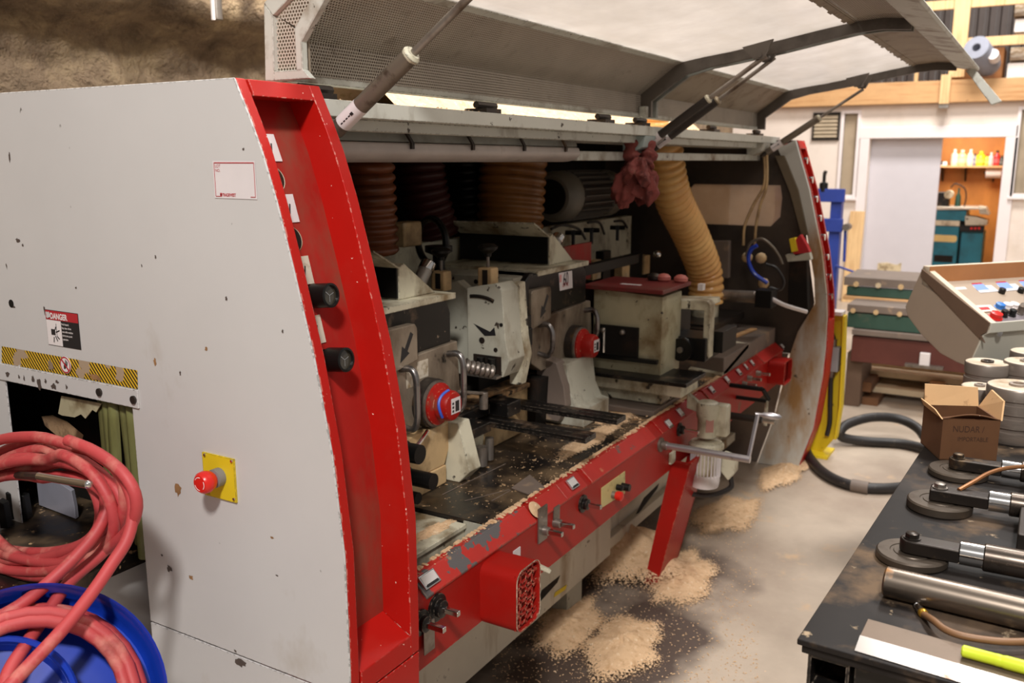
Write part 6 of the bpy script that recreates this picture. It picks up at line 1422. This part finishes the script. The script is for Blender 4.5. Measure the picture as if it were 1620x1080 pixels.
disp(1528, 443); disp(1566, 440.5); disp(1602, 438)
fq('white_card', ((1497, 446), (1516, 444), (1530, 457), (1512, 458)), m_white, t, .010, .006)
fq('small_display', ((1541, 483), (1567, 482), (1577, 491), (1552, 493)), m_consf, t, .006, .004); fq('red_digits', ((1546, 486), (1563, 485), (1567, 489), (1551, 490)), m_inkr, t, .007, .001)
def knob(x, y, r, h, m, name='push_button'): c = onf(x, y, .0); return MB().lathe([(r * 1.2, 0), (r * 1.2, .004), (r, .005), (r, h), (r * .8, h + .002)], c, fn, 14).build(name, m, t)
knob(1581, 487, .016, .016, M('blue_button', (50, 120, 200), .4)); knob(1593, 486, .016, .014, m_white); knob(1604, 485.5, .016, .014, m_white)
knob(1574, 503, .020, .020, m_stop); knob(1587, 500, .012, .022, m_black, 'selector_switch'); knob(1600, 499, .012, .022, m_black, 'selector_switch'); knob(1613, 496, .012, .03, m_steel, 'selector_switch')
knob(1583, 466, .012, .024, m_black, 'rotary_knob'); knob(1613, 465, .012, .024, m_black, 'rotary_knob'); knob(1617, 488, .010, .018, m_steel)
c = side[8].lerp(side[7], .35) + wv * .05 + fv * .012; MB().cyl(c, c + fv * .004, .012, n=14).build('lock', m_chrome, t)
pb = side[4] + wv * (CW * .6) - V((0, 0, .02)); b = MB(); b.box(pb.x - .06, pb.x + .06, pb.y - .06, pb.y + .06, 0.02, pb.z + .1); b.box(pb.x - .22, pb.x + .22, pb.y - .22, pb.y + .22, 0, .02); b.build('pedestal', m_cons, t, bevel=.004)
# ================================================================= tool room goods
XS = 12.75
z0 = at(1530, 262, X=XS).z; ya, yb = at(1478, 262, X=XS).y + .05, at(1588, 262, X=XS).y
t = thing('wall_shelf', 'long wooden shelf of bottles on the orange plywood wall', 'shelf', (XS, (ya + yb) / 2, z0))
MB().box(XS - .02, 12.99, yb, ya, z0 - .025, z0).build('board', m_wood, t, bevel=.003)
for y in (yb + .1, (ya + yb) / 2, ya - .15): MB().prism([(12.99, y, z0 - .025), (12.8, y, z0 - .025), (12.99, y, z0 - .2)], (0, .02, 0)).build('bracket', m_dsteel, t, smooth=0)
def bottle(px, py, wpx, col, lab, cap=(230, 226, 220), kind='jug'):
    p = at(px, 262, X=XS + .06); p.z = z0
    h = at(px, py, X=XS + .06).z - z0; r = wpx / F * 12.2 / 2
    t = thing('bottle', lab, 'bottle', p, 'bottles on the tool room shelf')
    mm = M('bottle_plastic', col, .35, var=.04)
    MB().lathe([(r * .92, 0), (r, .012), (r, h * .55), (r * .9, h * .68), (r * .38, h * .82), (r * .38, h * .88)], p, (0, 0, 1), 14).build('body', mm, t)
    MB().cyl(p + V((0, 0, h * .86)), p + V((0, 0, h)), r * .42, n=12).build('cap', M('bottle_cap', cap, .4), t)
    MB().lathe([(r * 1.015, h * .18), (r * 1.015, h * .46)], p, (0, 0, 1), 14, caps=False).build('label', M('bottle_label', tuple(min(255, int(c * .75 + 60)) for c in col), .5), t)
bottle(1509, 236, 10, (214, 214, 190), 'first pale spray bottle from the left on the tool room shelf')
bottle(1521, 237, 13, (206, 190, 140), 'tan jug second on the tool room shelf', (220, 210, 190))
bottle(1534, 236, 9, (224, 220, 196), 'slim cream bottle third on the tool room shelf')
bottle(1541, 243, 7, (120, 118, 140), 'grey can with dark lid fourth on the tool room shelf', (50, 46, 50))
bottle(1551, 239, 14, (222, 200, 40), 'bright yellow oil jug in the middle of the tool room shelf', (236, 210, 60))
bottle(1560, 244, 8, (214, 190, 70), 'small dull yellow bottle with a red cap beside the bright jug', (176, 40, 30))
bottle(1567, 241, 8, (190, 186, 182), 'light grey bottle left of the red one on the shelf')
bottle(1576, 238, 9, (206, 46, 48), 'red bottle with a black top near the right end of the shelf', (34, 30, 30))
bottle(1584, 246, 7, (60, 64, 60), 'dark bottle last at the right end of the shelf', (40, 40, 40))
p = at(1485, 256, X=XS + .05); p.z = z0
t = thing('grease_gun', 'small black and white clamp tool lying at the left end of the shelf', 'tool', p)
MB().cyl(p + V((0, -.05, .03)), p + V((0, .05, .03)), .028, n=12).build('body', m_black, t)
MB().box(p.x - .02, p.x + .02, p.y - .1, p.y - .03, p.z, p.z + .05).build('jaw', m_white, t, bevel=.004)
p = at(1572, 273, X=12.85)
t = thing('paper_towel_roll', 'white paper towel roll hanging under the shelf', 'paper towel', p)
MB().lathe([(.02, -.085), (.068, -.085), (.068, .085), (.02, .085)], p, (0, 1, 0), 18, caps=False).build('paper', m_white, t)
MB().cyl(p + V((0, -.11, 0)), p + V((0, .11, 0)), .012, n=8).build('rod', m_dsteel, t)
# teal grinding machine
XG = 12.1
m_teal = M('teal_machine_paint', (22, 112, 134), .4, layers=[((18, 80, 96), 4, .5, .75, 4, (1, 1, 1))], var=.05)
def g(x, y): q = at(x, y, X=XG); return q.y, q.z
(gy0, gt), (gy1, gb) = g(1564, 322), g(1470, 440)
t = thing('knife_grinder', 'teal knife grinding machine standing in the tool room doorway', 'grinder', (XG + .3, (gy0 + gy1) / 2, 0))
y1530, zA = g(1517, 358); _, zB = g(1517, 402); _, zC = g(1517, 330); _, zD = g(1517, 349)
ym_ = g(1518, 358)[0]
MB().box(XG, XG + .5, ym_, gy1, 0, zA).build('left_cabinet', m_teal, t, bevel=.012)
MB().box(XG + .05, XG + .5, g(1557, 360)[0], ym_ - .02, 0, g(1540, 367)[1]).build('right_cabinet', m_teal, t, bevel=.012)
MB().box(XG - .03, XG + .5, g(1529, 340)[0], gy1, zD, zC - .02).build('upper_housing', m_teal, t, bevel=.01)
MB().box(XG + .03, XG + .5, ym_ - .1, gy1, zA, zD).build('slot', m_dark, t)
MB().box(XG - .02, XG + .06, ym_, gy1, g(1500, 357)[1], g(1500, 348)[1]).build('slide_cover', m_pale, t, bevel=.004)
MB().prism([(XG - .06, g(1560, 331)[0], g(1560, 331)[1]), (XG - .06, gy1 + .05, zC - .02), (XG - .06, gy1 + .05, zC + .02), (XG - .06, g(1546, 326)[0], zC + .02)], (.55, 0, 0)).build('table_top', M('grinder_table_steel', (206, 200, 188), .3, .4), t, bevel=.004)
MB().prism([(XG - .05, *g(1562, 356)), (XG - .05, *g(1527, 356)), (XG - .05, *g(1527, 341)), (XG - .05, *g(1545, 343)), (XG - .05, *g(1563, 348))], (.3, 0, 0)).build('side_guard', m_grey, t, bevel=.008)
MB().prism([(XG - .04, *g(1566, 340)), (XG - .04, *g(1550, 338)), (XG - .04, *g(1548, 326)), (XG - .04, *g(1560, 328))], (.3, 0, 0)).build('end_guard', m_grey, t, bevel=.008)
MB().box(XG + .0, XG + .1, g(1557, 360)[0], g(1519, 360)[0], g(1540, 367)[1], g(1540, 357)[1]).build('control_strip', m_black, t, bevel=.004)
for px in (1537, 1543, 1549): MB().cyl(V((XG - .012, *g(px, 361))), V((XG + .002, *g(px, 361))), .014, n=10).build('button', m_stop, t)
c = V((XG - .004, *g(1494, 377))); b = MB(); pl = []
for k in range(20):
    a = 2 * PI * k / 20; pl.append((c.x, c.y + math.cos(a) * .035 + (.105 if math.cos(a) > 0 else -.105), c.z + math.sin(a) * .042))
b.prism(pl, (.006, 0, 0)); b.build('name_plate', M('tan_name_plate', (216, 190, 124), .5), t, smooth=0)
MB().box(XG - .003, XG + .01, ym_ + .04, gy1 - .03, g(1500, 415)[1], g(1500, 404)[1]).build('lower_recess', m_dark, t)
MB().box(XG + .1, XG + .3, g(1500, 318)[0], g(1476, 318)[0], zC + .02, g(1490, 304)[1]).build('grinding_head', m_blk, t, bevel=.015)
MB().cyl(V((XG + .05, *g(1500, 308))), V((XG + .2, *g(1500, 308))), .05, n=14).build('wheel_guard', m_pale, t)
MB().lathe([(.035, 0), (.03, .12), (.012, .16), (.012, .22)], V((XG + .2, g(1513, 320)[0], zC + .02)), (0, 0, 1), 12).build('coolant_bottle', M('dark_green_plastic', (30, 70, 60), .4), t)
q = V((XG + .2, g(1524, 320)[0], zC + .02))
MB().tube(spline([q, q + V((0, -.01, .12)), q + V((0, .02, .22)), q + V((0, .12, .27)), q + V((0, .17, .22))]), .008, 6).build('coolant_hose', m_rubber, t)
# plank, press, carts
a = at(1350, 335, X=10.8)
MB().prism([(10.8, a.y + .06, 0), (10.8, a.y - .1, 0), (10.95, a.y - .1, a.z), (10.95, a.y + .06, a.z)], (.03, 0, 0)).build('plank', m_woodv, None, bevel=.003, label='pale plank leaning upright against the cream wall beside the door', cat='plank')
XP = 8.0
m_bluep = M('blue_frame_paint', (44, 66, 150), .4, layers=[((20, 34, 96), 4, .5, .7, 4, (1, 1, 1))])
pt, pbm = at(1325, 318, X=XP), at(1312, 455, X=XP)
t = thing('shop_press', 'blue steel shop press frame standing beyond the far end of the machine', 'press', (XP, pt.y, 0))
MB().box(XP - .05, XP + .05, pt.y - .045, pt.y + .045, 0.03, pt.z).build('post', m_bluep, t, bevel=.006)
MB().box(XP - .05, XP + .05, pt.y + .42, pt.y + .51, 0.03, pt.z).build('post', m_bluep, t, bevel=.006)
for y in (309, 356):
    q = at(1318, y, X=XP - .06); h = .055
    MB().box(XP - .09, XP - .05, pt.y - .07, pt.y + .51, q.z - h, q.z + h).build('cross_beam', m_bluep, t, bevel=.006)
MB().box(XP - .35, XP + .35, pt.y - .05, pt.y + .05, 0, .04).build('foot', m_bluep, t, bevel=.005)
MB().box(XP - .35, XP + .35, pt.y + .415, pt.y + .515, 0, .04).build('foot', m_bluep, t, bevel=.005)
q = at(1303, 296, X=XP - .06)
MB().lathe([(.035, 0), (.035, .07), (.014, .08), (.014, .16)], (XP - .06, q.y, at(1303, 303, X=XP - .06).z), (0, 0, 1), 12).build('ram', m_black, t)
MB().bar((XP - .06, q.y, q.z + .1), (XP - .06, q.y - .01, at(1306, 270, X=XP - .06).z), .025, .025).build('pump_lever', m_dsteel, t)
MB().tube([(XP - .06, pt.y - .09, at(1330, 360, X=XP).z), (XP - .06, pt.y - .1, at(1328, 412, X=XP).z)], .012, 8).build('hanging_rod', m_bluep, t)
MB().tube([at(1322, 420, X=XP - .07), at(1362, 434, X=XP - .1)], .010, 6).build('diagonal_stay', m_bluep, t)
MB().cyl((XP - .1, pt.y - .10, at(1331, 358, X=XP).z), (XP + .02, pt.y - .10, at(1331, 358, X=XP).z), .03, n=10).build('height_pin', m_steel, t)
# roller tables on a maroon base
XR = 6.35
m_green = M('dark_green_steel', (50, 78, 66), .5, layers=[((96, 90, 74), 5, .55, .75, 4, (1, 1, 1))])
m_maroon = M('maroon_steel', (92, 46, 38), .5, layers=[((120, 76, 58), 3, .5, .8, 5, (1, 1, 1))])
def r(y, X=XR, x=1400): return at(x, y, X=X).z
yL, yR = at(1334, 460, X=XR).y, -.5
t = thing('roller_table', 'two tier green steel roller table on a maroon base beam behind the console', 'roller table', (XR + .2, .3, 0))
MB().box(XR, XR + .5, yR, yL, r(455), r(441)).build('top_rail', m_greyb, t, bevel=.004)
MB().box(XR + .01, XR + .06, yR, yL - .02, r(471), r(457)).build('side_beam', m_green, t, bevel=.004)
MB().box(XR + .0, XR + .5, yR, yL, r(478), r(472)).build('ledge', m_wood, t, bevel=.003)
X2 = XR - .28
MB().box(X2, X2 + .3, yR, at(1340, 490, X=X2).y, r(497, X2), r(485, X2)).build('top_rail', m_greyb, t, bevel=.004)
MB().box(X2 + .01, X2 + .06, yR, at(1340, 505, X=X2).y, r(523, X2), r(499, X2)).build('side_beam', m_green, t, bevel=.004)
MB().box(X2 - .02, X2 + .3, yR, at(1348, 530, X=X2).y, r(533, X2), r(524, X2)).build('shelf', m_greyb, t, bevel=.004)
MB().box(X2 + .0, X2 + .12, yR, at(1346, 560, X=X2).y, r(577, X2), r(535, X2)).build('base_beam', m_maroon, t, bevel=.006)
MB().box(X2 + .05, X2 + .45, at(1362, 580, X=X2).y, at(1337, 580, X=X2).y, 0, r(560, X2, 1350)).build('leg', M('dark_timber_leg', (96, 74, 58), .7), t, bevel=.006)
MB().box(X2 + .05, X2 + .45, yR + .02, yR + .16, 0, r(560, X2, 1350)).build('leg', M('dark_timber_leg', (96, 74, 58), .7), t, bevel=.006)
for k in range(7):
    yy = yL - .08 - k * .14
    MB().cyl((XR - .006, yy, r(455) + .012), (XR + .5, yy, r(455) + .012), .018, n=10).build('roller', m_tan, t)
    MB().cyl((X2 - .006, yy - .04, r(497, X2) + .008), (X2 + .3, yy - .04, r(497, X2) + .008), .016, n=10).build('roller', m_tan, t)
q = at(1462, 575, X=X2 - .03)
MB().box(X2 - .03, X2, q.y - .03, q.y + .03, r(578, X2, 1462), r(557, X2, 1462)).build('clamp_tab', m_white, t, bevel=.004)
MB().box(X2 - .05, X2, q.y - .11, q.y + .11, r(578, X2, 1462) - .01, r(576, X2, 1462)).build('clamp_plate', m_steel, t)
# stack of boards on the floor
m_pboard = M('pale_board', (226, 204, 170), .7, layers=[((176, 146, 112), 3, .5, .75, 5, (3, 1, 1))], var=.08)
t = thing('board_stack', 'low stack of pale boards on stickers on the floor under the roller table', 'boards', (6.6, .5, 0))
for k, (X, z_, th, yl) in enumerate(((6.95, .18, .03, 1.02), (6.80, .14, .04, 1.06), (6.70, .05, .04, 1.06))):
    for j in range(3 if k < 2 else 2):
        MB().box(X - .32 + j * .22, X - .12 + j * .22, -.9 + .05 * j, yl - .03 * j, z_, z_ + th).build('board', m_pboard, t, bevel=.003)
for j in range(5): MB().box(6.2, 7.0, .9 - j * .42, .99 - j * .42, .09, .155).build('sticker', m_cardl if j % 2 else m_card, t)
for j in range(3): MB().box(6.2, 7.0, .85 - j * .8, .95 - j * .8, 0, .05).build('bearer', m_card, t)
